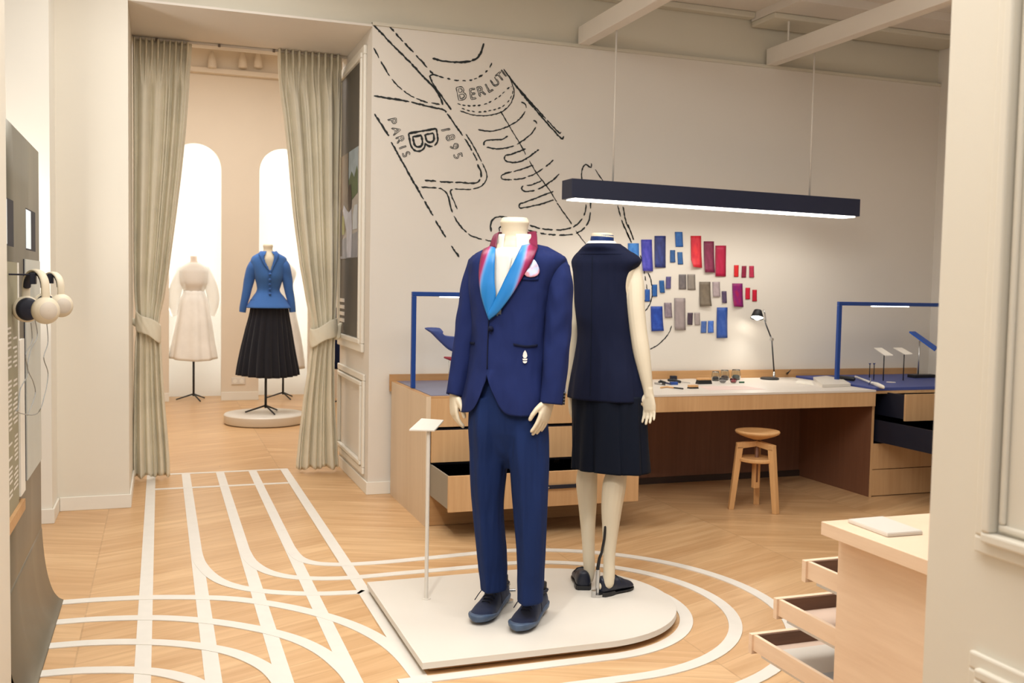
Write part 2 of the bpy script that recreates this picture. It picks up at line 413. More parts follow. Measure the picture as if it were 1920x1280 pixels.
# small ceiling spotlights on the rear cornice
for px in (398, 455, 484):
    p = onplane(px, 112, 1, YR-.12)
    o = MB().tube([p+Vector((0, 0, .10)), p+Vector((0, 0, .05)), p, p-Vector((0, .02, .09))], [.012, .03, .045, .05], 12).build('spotlight', M['rearwall'], smooth=True)
    tag(o, {398: 'leftmost tiny cream spotlight above the cornice of the rear room', 455: 'middle tiny cream spotlight above the cornice of the rear room', 484: 'rightmost tiny cream spotlight above the cornice of the rear room'}[px], 'spotlight', 'spotlights above the rear cornice')
so = thing('wall_socket', (.87, YR-.012, .19), 'double white power socket low on the rear wall between the niches', 'socket')
MB().box((.80, YR-.012, .19), (.955, YR, .27)).build('face_plate', M['white'], so, bevel=.003)
for x in (.84, .915): MB().tube([(x, YR-.014, .23), (x, YR-.011, .23)], .025, 16).build('outlet_ring', M['joinery'], so)

# ------------------------------------------------------------------ floor graphic
def ribbon(mb, pts, wd, z0=0, z1=.002):
    pts = [Vector((p[0], p[1], 0)) for p in pts]; L = []; R = []
    for i, p in enumerate(pts):
        t = (pts[min(i+1, len(pts)-1)]-pts[max(i-1, 0)]).normalized(); n = Vector((-t.y, t.x, 0))*wd/2
        L.append(p+n); R.append(p-n)
    rows = [[Vector((a.x, a.y, z1)) for a in L], [Vector((a.x, a.y, z1)) for a in R]]
    mb.grid(rows)
    mb.grid([[Vector((a.x, a.y, z0)) for a in L], rows[0]]); mb.grid([rows[1], [Vector((a.x, a.y, z0)) for a in R]])
tp = MB()
for i, x in enumerate((-.06, .178, .418, .652, .885)):
    ribbon(tp, [(x, 7.54), (x, 2.6)], .058, 0, .0020+.0001*i)
ribbon(tp, [(-.06, 7.53), (.91, 7.53)], .04, 0, .0026); ribbon(tp, [(-.06, 7.005), (.885, 7.005)], .04, 0, .0026)
cv = [
 [(.178, 5.35), (.19, 5.1), (.235, 4.86), (.31, 4.69), (.45, 4.55), (.65, 4.455), (.85, 4.42), (.95, 4.415), (1.64, 4.43)],
 [(.418, 5.3), (.435, 5.06), (.49, 4.87), (.58, 4.75), (.71, 4.68), (.87, 4.65), (1.13, 4.655), (1.64, 4.665)],
 [(.652, 5.3), (.67, 5.07), (.73, 4.95), (.84, 4.89), (.97, 4.87), (1.18, 4.87), (1.64, 4.905)],
 [(-1.0, 4.63), (-.4, 4.635), (-.2, 4.625), (.0, 4.59), (.26, 4.50), (.45, 4.37), (.61, 4.205), (.73, 4.03), (.81, 3.85), (.86, 3.65), (.88, 3.4), (.885, 3.0)],
 [(-1.0, 4.37), (-.4, 4.37), (-.2, 4.355), (.0, 4.305), (.2, 4.20), (.37, 4.06), (.49, 3.92), (.57, 3.77), (.62, 3.6), (.648, 3.4), (.652, 3.0)],
 [(-1.0, 4.09), (-.4, 4.09), (-.2, 4.07), (-.03, 4.02), (.12, 3.94), (.25, 3.83), (.34, 3.69), (.39, 3.54), (.415, 3.3), (.418, 2.9)],
 [(-1.0, 3.80), (-.4, 3.805), (-.2, 3.78), (-.04, 3.72), (.07, 3.63), (.13, 3.54), (.165, 3.4), (.178, 3.1)]]
for i, c in enumerate(cv): ribbon(tp, crs(c, 8), .056 if i < 3 else .060, 0, .0030+.0002*i)
cx, cy = 1.64, 3.91
for k, R in enumerate((.555, .76, .995)):
    arc = [(cx+R*math.sin(a), cy+R*math.cos(a)) for a in [pi*j/48 for j in range(49)]]
    ribbon(tp, [(1.0, cy+R)]*(k > 9)+[(1.6, cy+R)]+arc+[(1.6, cy-R), (.80 if k == 0 else .5, cy-R)], .056, 0, .0045+.0002*k)
o = tp.build('floor_marking', M['tape'], fixn=False)
tag(o, 'network of white tape lines, straight and curving, on the oak floor', 'floor marking')

# ------------------------------------------------------------------ drawing on the wall
YW = YB
def wpt(px, py, off=.0): return onplane(px, py, 1, YW-off)
def Z1(x, y): return (680+x*.35154, 30+y*.35154)
dr = MB(); _rk = [0]
def stroke(P, wd=.011, dash=0, smooth=True, wob=.0018, Z=Z1):
    """P: surveyed wall points; dash = mean dash length in metres (0: nearly unbroken)"""
    pts = [wpt(*Z(*p)) for p in P]
    if smooth and len(pts) > 2: pts = [Vector(p) for p in crs([tuple(p) for p in pts], 10)]
    # resample at 1.2 cm
    out = [pts[0]]; acc = 0
    for a, b in zip(pts, pts[1:]):
        L = (b-a).length; t = .012-acc
        while t < L: out.append(a+(b-a)*t/L); t += .012
        acc = L-(t-.012)
    out.append(pts[-1]); n = len(out); i = 0
    while i < n-1:
        ln = int(max(2, (dash*random.uniform(.6, 1.4) if dash else random.uniform(.25, .6))/.012))
        j = min(n-1, i+ln); seg = out[i:j+1]
        if len(seg) >= 2:
            rows = [[], []]
            for k, p in enumerate(seg):
                q = seg[min(k+1, len(seg)-1)]-seg[max(k-1, 0)]
                if q.length < 1e-6: continue
                q.normalize(); nr = Vector((-q.z, 0, q.x))
                ww = wd*(.5+random.uniform(-.16, .16))*(.45 if k in (0, len(seg)-1) else 1)
                o_ = nr*random.uniform(-wob, wob)
                rows[0].append(p+nr*ww+o_+Vector((0, -.0016, 0))); rows[1].append(p-nr*ww+o_+Vector((0, -.0016, 0)))
            dr.grid(rows)
        i = j+(max(1, int(random.uniform(.008, .016)/.012)+1) if dash else 1 if random.random() < .5 else 0)
        if i == j and j >= n-1: break
S = stroke
S([(48,35),(150,145),(250,245),(330,330),(390,395),(428,470)], .013)
S([(135,45),(200,120),(290,215),(375,310)], .012, .09)
S([(355,318),(380,370),(430,440),(472,500)], .011); S([(355,322),(375,312),(405,320)], .010)
S([(405,322),(480,340),(560,345),(620,325),(670,285),(693,238)], .011, .035)
S([(372,225),(430,240),(520,247),(590,235),(625,205),(645,145)], .014)
S([(58,170),(110,265),(170,355),(240,415),(310,450),(370,465),(430,472)], .010, .09)
S([(60,427),(150,440),(260,460),(350,482),(430,500),(445,515)], .013)
S([(62,522),(140,640)], .013); S([(152,672),(240,830),(320,970),(375,1065)], .013); S([(388,1090),(442,1180)], .012); S([(472,1225),(515,1285)], .012)
S([(450,520),(520,620),(570,695),(610,770)], .012, .16); S([(550,628),(600,710),(640,790),(662,850),(650,890),(615,915),(560,925),(490,922),(470,930),(472,955),(505,1030)], .009, .2)
S([(612,790),(632,840),(620,880),(585,892),(520,888),(440,885),(330,876)], .012, .14)
S([(312,912),(400,918),(432,930),(455,960),(470,1020),(500,1090),(550,1150),(600,1180),(690,1202)], .010, .17)
S([(685,1150),(682,1110),(700,1080),(740,1070),(800,1085)], .012)
S([(730,1150),(728,1130),(745,1115)], .010)
S([(890,1115),(960,1135),(1060,1140),(1130,1120),(1170,1080),(1190,1020),(1190,900)], .011, .10)
S([(880,1140),(960,1160),(1060,1168),(1140,1158),(1190,1120),(1213,1060),(1213,940)], .011, .09)
S([(1170,880),(1168,830),(1185,792),(1205,800),(1220,808),(1218,785)], .010)
S([(1240,818),(1262,850),(1310,925)], .008, .12)
S([(1360,1010),(1385,1100),(1420,1180),(1436,1206)], .010, .11); S([(1388,1016),(1405,1100),(1430,1150),(1445,1195)], .010, .14)
S([(500,490)], .01) if False else None
S([(505,467),(540,477),(600,478),(660,468),(720,435),(760,400),(785,375)], .010, .022)
S([(528,492),(560,503),(630,512),(700,500),(750,480),(785,445),(800,405),(792,375)], .010, .022)
S([(520,505),(570,523),(640,532),(720,520),(770,490),(800,445),(808,400),(790,345)], .008)
S([(752,283),(800,350),(870,440),(960,545),(1045,640),(1065,655),(1072,640)], .012); S([(785,335),(870,430),(960,530),(1045,620),(1058,618)], .010)
S([(735,507),(790,600),(850,700),(868,740)], .008); S([(888,772),(930,840),(990,920),(1035,990)], .008); S([(1035,995),(1115,1110)], .009, .2); S([(1135,1145),(1190,1215)], .007)
S([(615,605),(680,614),(760,595),(830,555),(868,505),(868,470),(845,460)], .009, .3)
S([(775,640),(740,658),(690,660),(650,668),(645,690)], .010); S([(660,700),(730,708),(810,690),(880,645),(920,600),(928,570),(910,556)], .010, .18)
S([(870,708),(800,735),(765,742),(755,760),(775,778),(830,778),(880,755),(940,712)], .011)
S([(910,795),(840,820),(760,840),(738,858),(755,872),(830,870),(900,850),(960,815),(1018,768)], .010, .14)
S([(955,878),(900,900),(860,905),(848,918),(865,935),(930,925),(1000,885),(1048,842)], .010, .2)
S([(1018,935),(940,965),(860,995),(838,1000),(836,1022),(860,1022),(950,1003),(1018,980)], .010)
# the long curve continuing down to the right, behind the navy vest
def Z2(x, y): return (1160+x*.1875, 420+y*.1875)
S([(45,0),(85,90),(128,188)], .010, .2, Z=Z2); S([(92,0),(115,70),(150,155)], .009, .2, Z=Z2)
S([(215,310),(240,400),(270,565)], .008, .12, Z=Z2); S([(292,485),(322,560),(335,650),(330,740),(300,820),(250,885)], .009, Z=Z2)
S([(275,600),(283,650),(275,720),(250,790)], .008, .1, Z=Z2)
S([(528,1015),(505,1080),(455,1150),(385,1210),(315,1252)], .008, Z=Z2)
# outlined lettering
INK = plain('black_marker_ink', (20, 28, 28), .7, .05, 9)
wd_ = dr.build('wall_drawing', INK, fixn=False); dr = MB()
def glyph_outlines(ch):
    c = bpy.data.curves.new('t', 'FONT'); c.body = ch; c.fill_mode = 'NONE'; c.size = 1; c.offset = .035; c.resolution_u = 6
    o = bpy.data.objects.new('t', c); COL.objects.link(o); bpy.context.view_layer.update()
    me = o.evaluated_get(bpy.context.evaluated_depsgraph_get()).to_mesh()
    vs = [v.co.copy() for v in me.vertices]; es = [tuple(e.vertices) for e in me.edges]
    bpy.data.objects.remove(o); bpy.data.curves.remove(c)
    nb = {}
    for a, b in es: nb.setdefault(a, []).append(b); nb.setdefault(b, []).append(a)
    loops = []; seen = set()
    for s_ in nb:
        if s_ in seen: continue
        lp = [s_]; seen.add(s_); cur = s_
        while True:
            nx = [k for k in nb[cur] if k not in seen]
            if not nx: break
            cur = nx[0]; seen.add(cur); lp.append(cur)
        loops.append([vs[i] for i in lp+[lp[0]]])
    xs = [v.x for v in vs]; ys = [v.y for v in vs]
    cx_, cy_ = (min(xs)+max(xs))/2, (min(ys)+max(ys))/2; h = max(ys)-min(ys)
    return [[((v.x-cx_)/h, (v.y-cy_)/h) for v in lp] for lp in loops]
def letter(ch, x, y, h, ang, wd=.005, sx=1.0):
    a = math.radians(ang); ca, sa = math.cos(a), math.sin(a)
    for lp in glyph_outlines(ch):
        P = [(x+h*(u*sx*ca-v*sa), y-h*(u*sx*sa+v*ca)) for u, v in lp]
        stroke(P, wd, 0, False, .0008)
for ch, x, y, h, a in (('B',527,412,72,12),('E',587,415,58,8),('R',633,400,54,20),('L',674,380,50,28),('U',705,352,46,35),('T',733,325,46,38),('I',752,305,44,38)): letter(ch, x, y, h, a, .0055, .9)
for ch, x, y, h, a in (('P',158,562,46,-78),('A',180,612,46,-75),('R',200,660,44,-72),('I',213,700,42,-70),('S',232,737,42,-68)): letter(ch, x, y, h, a, .0045)
for ch, x, y, h, a in (('1',443,607,48,-78),('8',468,648,48,-74),('9',488,696,46,-72),('5',508,745,46,-72)): letter(ch, x, y, h, a, .005)
letter('B', 327, 664, 150, -80, .014)
dr.build('lettering', INK, wd_, fixn=False); o = wd_
tag(o, 'large black line drawing of a lace-up shoe with lettering on the cream wall', 'wall drawing')

# ------------------------------------------------------------------ colour swatches pinned to the wall
SW = [
 (90,192,200,345,(38,108,190),(70,140,215),'azure blue paper swatch half hidden behind the shoulder of the navy vest'),
 (222,155,330,475,(48,52,160),(84,78,190),'long violet-blue paper swatch fading paler at its foot, beside the vest shoulder'),
 (357,118,468,437,(36,44,100),(50,66,140),'long dark indigo paper swatch, third from the left in the top row'),
 (560,78,635,228,(28,86,160),(44,108,180),'mid-blue paper swatch hanging highest of all the swatches'),
 (512,260,562,385,(38,80,138),(52,96,150),'small steel-blue swatch, left one of the pair under the highest swatch'),
 (584,280,635,403,(34,84,146),(56,104,160),'small steel-blue swatch, right one of the pair under the highest swatch'),
 (718,118,822,440,(200,24,52),(226,52,56),'long bright scarlet paper swatch with a lifted lower left corner'),
 (848,172,950,488,(116,30,64),(140,44,82),'long wine-red paper swatch between the scarlet and the raspberry one'),
 (965,215,1072,525,(170,6,56),(186,22,74),'long raspberry-red paper swatch, right one of the three long reds'),
 (1152,410,1198,528,(206,18,34),(220,42,42),'small scarlet swatch, left of the three small ones at far right'),
 (1230,418,1276,535,(128,10,48),(150,30,66),'small dark crimson swatch, middle of the three small ones at far right'),
 (1303,418,1350,535,(168,28,66),(190,48,82),'small rose-red swatch, right of the three small ones at far right'),
 (472,525,522,648,(76,70,124),(92,86,136),'small violet-grey swatch at the top end of the rising row of small blues'),
 (402,563,452,688,(24,78,140),(36,96,156),'small teal-blue swatch just left of the small violet-grey one'),
 (333,604,384,725,(22,80,152),(40,100,166),'small bright blue swatch, second from the bare mannequin arm in the rising row'),
 (260,652,310,775,(30,78,158),(48,98,172),'small blue swatch right against the bare mannequin arm'),
 (600,503,672,652,(104,98,100),(122,114,112),'dark grey swatch, left one of the grey and sage pair in the middle'),
 (683,503,762,658,(132,124,116),(146,136,126),'sage grey swatch, right one of the grey and sage pair in the middle'),
 (805,577,915,826,(112,100,86),(128,116,98),'large olive-brown paper swatch in the centre right of the wall'),
 (935,577,1008,728,(164,150,152),(178,162,164),'pale mauve swatch to the right of the large olive-brown one'),
 (1028,670,1076,790,(78,62,92),(94,78,106),'small dusky purple swatch left of the magenta one'),
 (1133,593,1236,830,(120,14,110),(164,10,76),'magenta paper swatch shading from purple to crimson'),
 (1266,636,1312,752,(196,8,42),(204,22,58),'small crimson swatch nearest the magenta one, left of the lowest reds'),
 (1335,656,1380,772,(180,6,40),(200,18,52),'small crimson swatch farthest right and lowest of the reds'),
 (318,822,435,1072,(20,58,148),(44,84,180),'large royal blue paper swatch at the lower left beside the mannequin arm'),
 (452,786,526,936,(124,112,124),(148,134,142),'mauve-grey swatch right of the large royal blue one'),
 (553,740,664,1060,(150,138,138),(164,150,148),'longest taupe grey paper swatch in the bottom row'),
 (688,886,741,1008,(64,50,66),(80,64,78),'small dark plum swatch right of the longest taupe one'),
 (754,886,808,1010,(156,144,142),(166,154,150),'small pale taupe swatch right of the dark plum one'),
 (824,970,878,1088,(66,98,166),(84,116,178),'small dull blue swatch, left one of the lowest pair'),
 (892,967,948,1088,(62,106,196),(86,130,212),'small cornflower blue swatch, right one of the lowest pair'),
 (980,833,1086,1140,(30,74,160),(62,96,172),'tall blue paper swatch reaching lowest, right of the small blue pair')]
def swatch_mat(i, a, b):
    mt, nt, bs = newmat('swatch_dye_%d' % i)
    tc = nt.nodes.new('ShaderNodeTexCoord'); sp_ = nt.nodes.new('ShaderNodeSeparateXYZ'); nt.links.new(tc.outputs['Generated'], sp_.inputs[0])
    n = noise(nt, 3.5, 2, vec=tc.outputs['Generated'])
    c = mixcol(nt, ramp(nt, n, .3, .7), lin(a), lin(b))
    # darker dyed rim, as on patinated leather
    e = nt.nodes.new('ShaderNodeMath'); e.operation = 'SUBTRACT'; e.inputs[1].default_value = .5; nt.links.new(sp_.outputs[0], e.inputs[0])
    ab = nt.nodes.new('ShaderNodeMath'); ab.operation = 'ABSOLUTE'; nt.links.new(e.outputs[0], ab.inputs[0])
    c = mixcol(nt, ramp(nt, ab.outputs[0], .25, .62), c, tuple(x*.55 for x in lin(a)[:3])+(1,))
    nt.links.new(c, bs.inputs['Base Color']); bs.inputs['Roughness'].default_value = .5
    return mt
for i, (x0, y0, x1, y1, ca, cb, lab) in enumerate(SW):
    a = wpt(*Z2(x0, y0)); b = wpt(*Z2(x1, y0)); c = wpt(*Z2(x0, y1)); d = wpt(*Z2(x1, y1))
    tilt = random.uniform(-.006, .006); curl = random.uniform(.004, .016) if y1-y0 > 200 else random.uniform(.002, .006)
    rows = []
    for k in range(9):
        t = k/8; row = []
        for j in range(5):
            s_ = j/4; p = (a*(1-s_)+b*s_)*(1-t)+(c*(1-s_)+d*s_)*t
            e = curl*t**2.5*(1+.5*math.sin(3*s_+i)); 
            if i == 6: e += .03*max(0, t-.75)*4*(1-s_)**2
            row.append(p+Vector((tilt*t, -.003-e, .25*e)))
        rows.append(row)
    o = MB().grid(rows).build('colour_swatch', swatch_mat(i, ca, cb), smooth=True, solid=.0012)
    tag(o, lab, 'swatch', 'dyed leather swatches on the wall')

# ------------------------------------------------------------------ plinth under the two mannequins
PZ = .05
def dshape(x0, y0, y1, cxx, n=40):
    r = (y1-y0)/2; c = (y0+y1)/2
    return [(x0, y0)]+[(cxx+r*math.cos(a), c+r*math.sin(a)) for a in [-pi/2+pi*k/n for k in range(n+1)]]+[(x0, y1)]
pl_ = thing('display_plinth', (1.5, 3.9, 0), 'low cream D-shaped plinth carrying the suited mannequin and the vest mannequin', 'plinth')
MB().prism([(x, y, .024) for x, y in dshape(.895, 3.392, 4.405, 1.64)], (0, 0, PZ-.024)).build('top_slab', M['white'], pl_, bevel=.002)
MB().prism([(x, y, .004) for x, y in dshape(.93, 3.43, 4.37, 1.62)], (0, 0, .022)).build('recessed_base', M['oak'], pl_)

# small white caption stand at the left of the plinth
b0 = onz(799, 1122, PZ); st = thing('caption_stand', b0, 'thin cream caption stand with a tilted blank tablet on the left of the plinth', 'stand')
tb = planept(799, 808, b0, Vector((.26, .965, 0)))
MB().tube([b0, Vector((b0.x, b0.y, tb.z))], .0085, 16).build('post', M['white'], st, smooth=True, angle=40)
MB().tube([b0, b0+Vector((0, 0, .003))], .02, 20).build('foot_plate', M['white'], st)
vx = Vector((.94, -.26, 0)).normalized(); q = [planept(x, y, b0+dv, Vector((.26, .965, 0))) for x, y, dv in ((767, 808, Vector((0, -.03, 0))), (815, 809, Vector((0, -.03, 0))), (832, 790, Vector((.03, .06, 0))), (790, 787, Vector((.03, .06, 0))))]
MB().prism(q, (0, 0, .008)).build('tablet', M['white'], st, bevel=.002)

# ------------------------------------------------------------------ pendant lamp
lx0, lx1, ly0, ly1 = 2.52, 4.80, 5.93, 6.10
pd = thing('pendant_lamp', ((lx0+lx1)/2, 6.0, 1.99), 'long dark navy linear pendant lamp hanging in front of the wall drawing', 'lamp')
zt = lambda x: 2.125-.012*(x-lx0)
mb = MB()
mb.prism([(lx0, ly0, zt(lx0)-.125), (lx1, ly0, zt(lx1)-.125), (lx1, ly0, zt(lx1)), (lx0, ly0, zt(lx0))], (0, ly1-ly0, 0))
mb.build('housing', M['lampblue'], pd, bevel=.003)
mb = MB().prism([(lx0+.03, ly0+.015, zt(lx0)-.132), (lx1-.03, ly0+.015, zt(lx1)-.132), (lx1-.03, ly0+.015, zt(lx1)-.124), (lx0+.03, ly0+.015, zt(lx0)-.124)], (0, ly1-ly0-.03, 0))
mb.build('diffuser', emis('lamp_diffuser', (255, 250, 240), 7.5), pd)
for x in (2.86, 4.43):
    MB().tube([(x, 6.03, zt(x)-.002), (x, 6.03, 3.13)], .0065, 8).build('suspension_cable', M['white'], pd, smooth=True)
cbl = MB().tube([onplane(1478, 76, 1, 6.25), onplane(1480, 0, 1, 6.25)+Vector((0, 0, .05))], .007, 8).build('cable', M['white'])
tag(cbl, 'short white cable hanging from the ceiling behind the right-hand beam', 'cable')

# ------------------------------------------------------------------ workbench: left unit, desk, right unit
def pull(parent, x, y, z, L=.15, n=(0, -1, 0)):
    mb = MB().box((x-L/2, y-.012, z-.011), (x+L/2, y-.006, z+.011)).box((x-L/2, y-.007, z-.011), (x-L/2+.02, y, z+.011)).box((x+L/2-.02, y-.007, z-.011), (x+L/2, y, z+.011))
    h = mb.build('handle', M['inner'], parent, bevel=.002)
    for s_ in (-1, 1): MB().tube([(x+s_*(L/2-.012), y-.0165, z), (x+s_*(L/2-.012), y-.011, z)], .0045, 10).build('rivet', M['steel'], parent)
def openbox(parent, x0, x1, yf, yb, z0, z1, side_l, lin_):
    """a pulled-out drawer: front board in oak, box behind it"""
    d = MB().box((x0, yf, z0), (x1, yf+.018, z1)).build('drawer', M['oak'], parent, bevel=.0015)
    mb = MB().box((x0+.005, yf+.018, z0+.012), (x0+.015, yb, z1-.006)); mb.build('drawer_side', side_l, parent)
    MB().box((x0+.015, yf+.018, z0+.012), (x0+.019, yb, z1-.008)).box((x1-.019, yf+.018, z0+.012), (x1-.005, yb, z1-.008)).box((x0+.015, yf+.018, z0+.012), (x1-.015, yb, z0+.02)).box((x0+.015, yf+.018, z0+.012), (x1-.015, yf+.022, z1-.008)).build('drawer_box', lin_, parent)
    return d
YF = 5.535
LU0, LU1 = 1.462, 2.66
lu = thing('drawer_unit', (2.06, 6.0, 0), 'oak drawer unit at the left end of the bench with its lower drawer pulled out', 'cabinet')
mb = MB().box((LU0, YF, 0), (LU0+.028, 6.45, .766)); mb.build('side_panel', M['oakside'], lu)
MB().box((LU1-.028, YF, 0), (LU1, 6.45, .738)).build('side_panel', M['oakside'], lu)
MB().box((LU0+.028, YF+.03, .02), (LU1-.028, 6.44, .10)).box((LU0+.028, 6.40, .02), (LU1-.028, 6.44, .74)).box((LU0+.028, YF+.02, .36), (LU1-.028, 6.4, .375)).box((LU0+.028, YF+.02, .562), (LU1-.028, 6.4, .572)).build('carcass', M['inner'], lu)
MB().box((LU0+.001, YF+.001, .752), (LU1, 6.452, .7665)).build('unit_top', M['oakh'], lu)
MB().box((LU0+.028, YF, .585), (LU1-.028, YF+.02, .752)).build('drawer', M['oak'], lu, bevel=.0015)
d = MB().box((LU0+.032, YF-.012, .378), (LU1-.032, YF+.008, .566)).build('drawer', M['oak'], lu, bevel=.0015)
pull(d, 2.06, YF-.012, .51)
MB().box((LU0+.028, YF+.004, .002), (LU1-.028, YF+.022, .186)).build('plinth_board', M['oakh'], lu)
d = openbox(lu, 1.487, 2.648, 5.13, 6.3, .172, .372, plain('grey_drawer_side', (142, 132, 116), .6, .03), plain('purple_black_lining', (24, 16, 42), .6, .03))
pull(d, 2.16, 5.13, .285, .2)
mt_ = MB().box((LU0+.035, YF+.03, .7665), (LU1-.02, 6.44, .770)).build('desk_mat', plain('slate_blue_mat', (110, 114, 142), .35, .03))
tag(mt_, 'slate blue mat covering the top of the left drawer unit', 'mat')

wk = thing('workbench', (3.65, 6.0, 0), 'oak bench desk with a white top spanning the knee space between the drawer units', 'desk')
MB().box((LU1, 5.50, .738), (4.645, 6.452, .752)).build('white_top', plain('white_desktop', (216, 208, 198), .4, .01), wk, bevel=.001)
MB().box((LU1, 5.503, .640), (4.645, 5.525, .738)).box((LU1, 5.525, .70), (4.645, 6.45, .738)).build('apron', M['oak'], wk)
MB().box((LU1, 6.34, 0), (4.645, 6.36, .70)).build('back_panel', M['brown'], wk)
MB().box((LU1, 6.325, 0), (4.645, 6.34, .045)).build('kick_strip', plain('dark_kick', (60, 44, 36), .6), wk)
bs = MB().box((LU0-.01, 6.452, .70), (5.85, 6.478, .812)).build('backsplash', M['oakh'])
tag(bs, 'long low oak backsplash board running along the wall behind the bench', 'board')

RU0, RU1 = 4.645, 5.85
ru = thing('drawer_unit', (5.25, 6.0, 0), 'oak drawer unit at the right end of the bench with dark open drawers', 'cabinet')
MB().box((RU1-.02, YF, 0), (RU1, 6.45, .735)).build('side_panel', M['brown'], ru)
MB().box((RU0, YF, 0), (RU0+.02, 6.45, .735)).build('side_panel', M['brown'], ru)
MB().box((RU0, YF, .722), (RU1, 6.452, .742)).box((RU0, YF-.002, .0), (RU0+.02, YF+.001, .73)).build('unit_top', M['oak'], ru)
MB().box((RU0+.02, 6.40, .02), (RU1-.02, 6.44, .72)).box((RU0+.02, YF+.02, .36), (RU1-.02, 6.4, .375)).build('carcass', M['inner'], ru)
MB().box((RU0+.022, YF, .193), (RU1-.022, YF+.018, .372)).build('drawer', M['oak'], ru, bevel=.0015)
d = MB().box((RU0+.022, YF, .006), (RU1-.022, YF+.018, .188)).build('drawer', M['oak'], ru, bevel=.0015)
pull(d, 5.36, YF, .115, .16)
openbox(ru, 4.765, RU1-.03, 5.345, 6.3, .552, .735, M['inner'], M['inner'])
MB().box((4.67, 5.56, .56), (4.68, 6.3, .71)).build('drawer_runner', M['inner'], ru)
d = openbox(ru, 4.685, RU1-.03, 4.98, 6.3, .376, .545, M['inner'], M['inner'])
pull(d, 5.0, 4.98, .33, .1)
pp = MB().box((4.80, 5.40, .7265), (5.3, 5.5, .7268)).build('paper', M['white']) if False else None
tr = MB().box((4.80, 5.38, .700), (5.6, 5.75, .708)).build('folder', M['white'])
tag(tr, 'white folder lying in the open top drawer of the right unit', 'folder')
bm_ = MB().box((RU0+.018, YF-.004, .742), (RU1-.005, 6.44, .765)).build('desk_mat', M['bluemat'], bevel=.004)
tag(bm_, 'royal blue leather mat covering the top of the right drawer unit', 'mat')

# ------------------------------------------------------------------ blue light frames
def lightframe(x0, y, z0, z1, x1, label, ledx):
    t = thing('light_frame', (x0, y, z0), label, 'lamp', 'blue light frames on the bench')
    r = .014
    MB().box((x0-r, y-r, z0), (x0+r, y+r, z1)).build('upright', M['frameblue'], t, bevel=.003)
    MB().box((x1-r, y-r, z0), (x1+r, y+r, z1)).build('upright', M['frameblue'], t, bevel=.003)
    MB().box((x0-r, y-r, z1), (x1+r, y+r, z1+2*r)).build('crossbar', M['frameblue'], t, bevel=.003)
    MB().box((ledx[0], y-.008, z1-.006), (ledx[1], y+.008, z1)).build('led_strip', emis('led_white', (255, 250, 240), 6), t)
lightframe(1.493, 5.987, .770, 1.345, 2.50, 'slim blue light frame standing on the left drawer unit behind the suit', (1.66, 2.34))
lightframe(4.73, 6.03, .765, 1.322, 5.74, 'slim blue light frame standing on the blue mat of the right drawer unit', (5.02, 5.36))

# ------------------------------------------------------------------ figures
class Fig:
    """local frame of a standing figure: pt() turns a surveyed outline point into a place, d metres nearer the viewer"""
    def __init__(s, x, y, face):
        s.P = Vector((x, y, 0)); v = Vector((x, y, 0)).normalized(); s.V = v; s.R = Vector((v.y, -v.x, 0))
        s.face = Vector((math.sin(face), math.cos(face), 0))      # horizontal facing direction
        s.lat = Vector((s.face.y, -s.face.x, 0))                  # lateral axis
        s.ca = abs(s.lat.dot(s.R)); s.sa = abs(s.face.dot(s.R))
    def pt(s, px, py, d=0): return planept(px, py, s.P-s.V*d, s.V)
    def ring(s, xl, xr, py, d=0, br=.62, n=2.3, N=48, wob=0, ph=0):
        """closed section whose outline spans xl..xr at height py; br = depth / width"""
        a = s.pt(xl, py, d); b = s.pt(xr, py, d); c = (a+b)/2; w_ = (b-a).length/2
        A = w_/math.sqrt(s.ca**2+(br*s.sa)**2); B = A*br
        out = []
        for k in range(N):
            t = 2*pi*k/N; ct, st = math.cos(t), math.sin(t)
            rr = 1+wob*math.sin(5*t+ph)
            x = A*rr*math.copysign(abs(ct)**(2/n), ct); y = B*rr*math.copysign(abs(st)**(2/n), st)
            out.append(c+s.lat*x+s.face*y)
        return out
def ringtable(F, T, steps, **k):
    """T rows: (py, xl, xr, d, br, n)"""
    out = []
    y0, y1 = T[0][0], T[-1][0]
    TT = [tuple(r) for r in T]
    for i in range(steps+1):
        y = y0+(y1-y0)*i/steps
        xl, xr, d, br, n = sinterp(TT, y)
        out.append(F.ring(xl, xr, y, d, br, n, **k))
    return out
def limb(mb, F, T, N=16, n=8, round_end=True, flat=1.0):
    """T: (px, py, d, radius m)"""
    P = crs(T, n); pts = [F.pt(a, b, c) for a, b, c, r in P]; rad = [max(.004, r) for a, b, c, r in P]
    mb.tube(pts, rad, N, True, round_end, flat); return pts
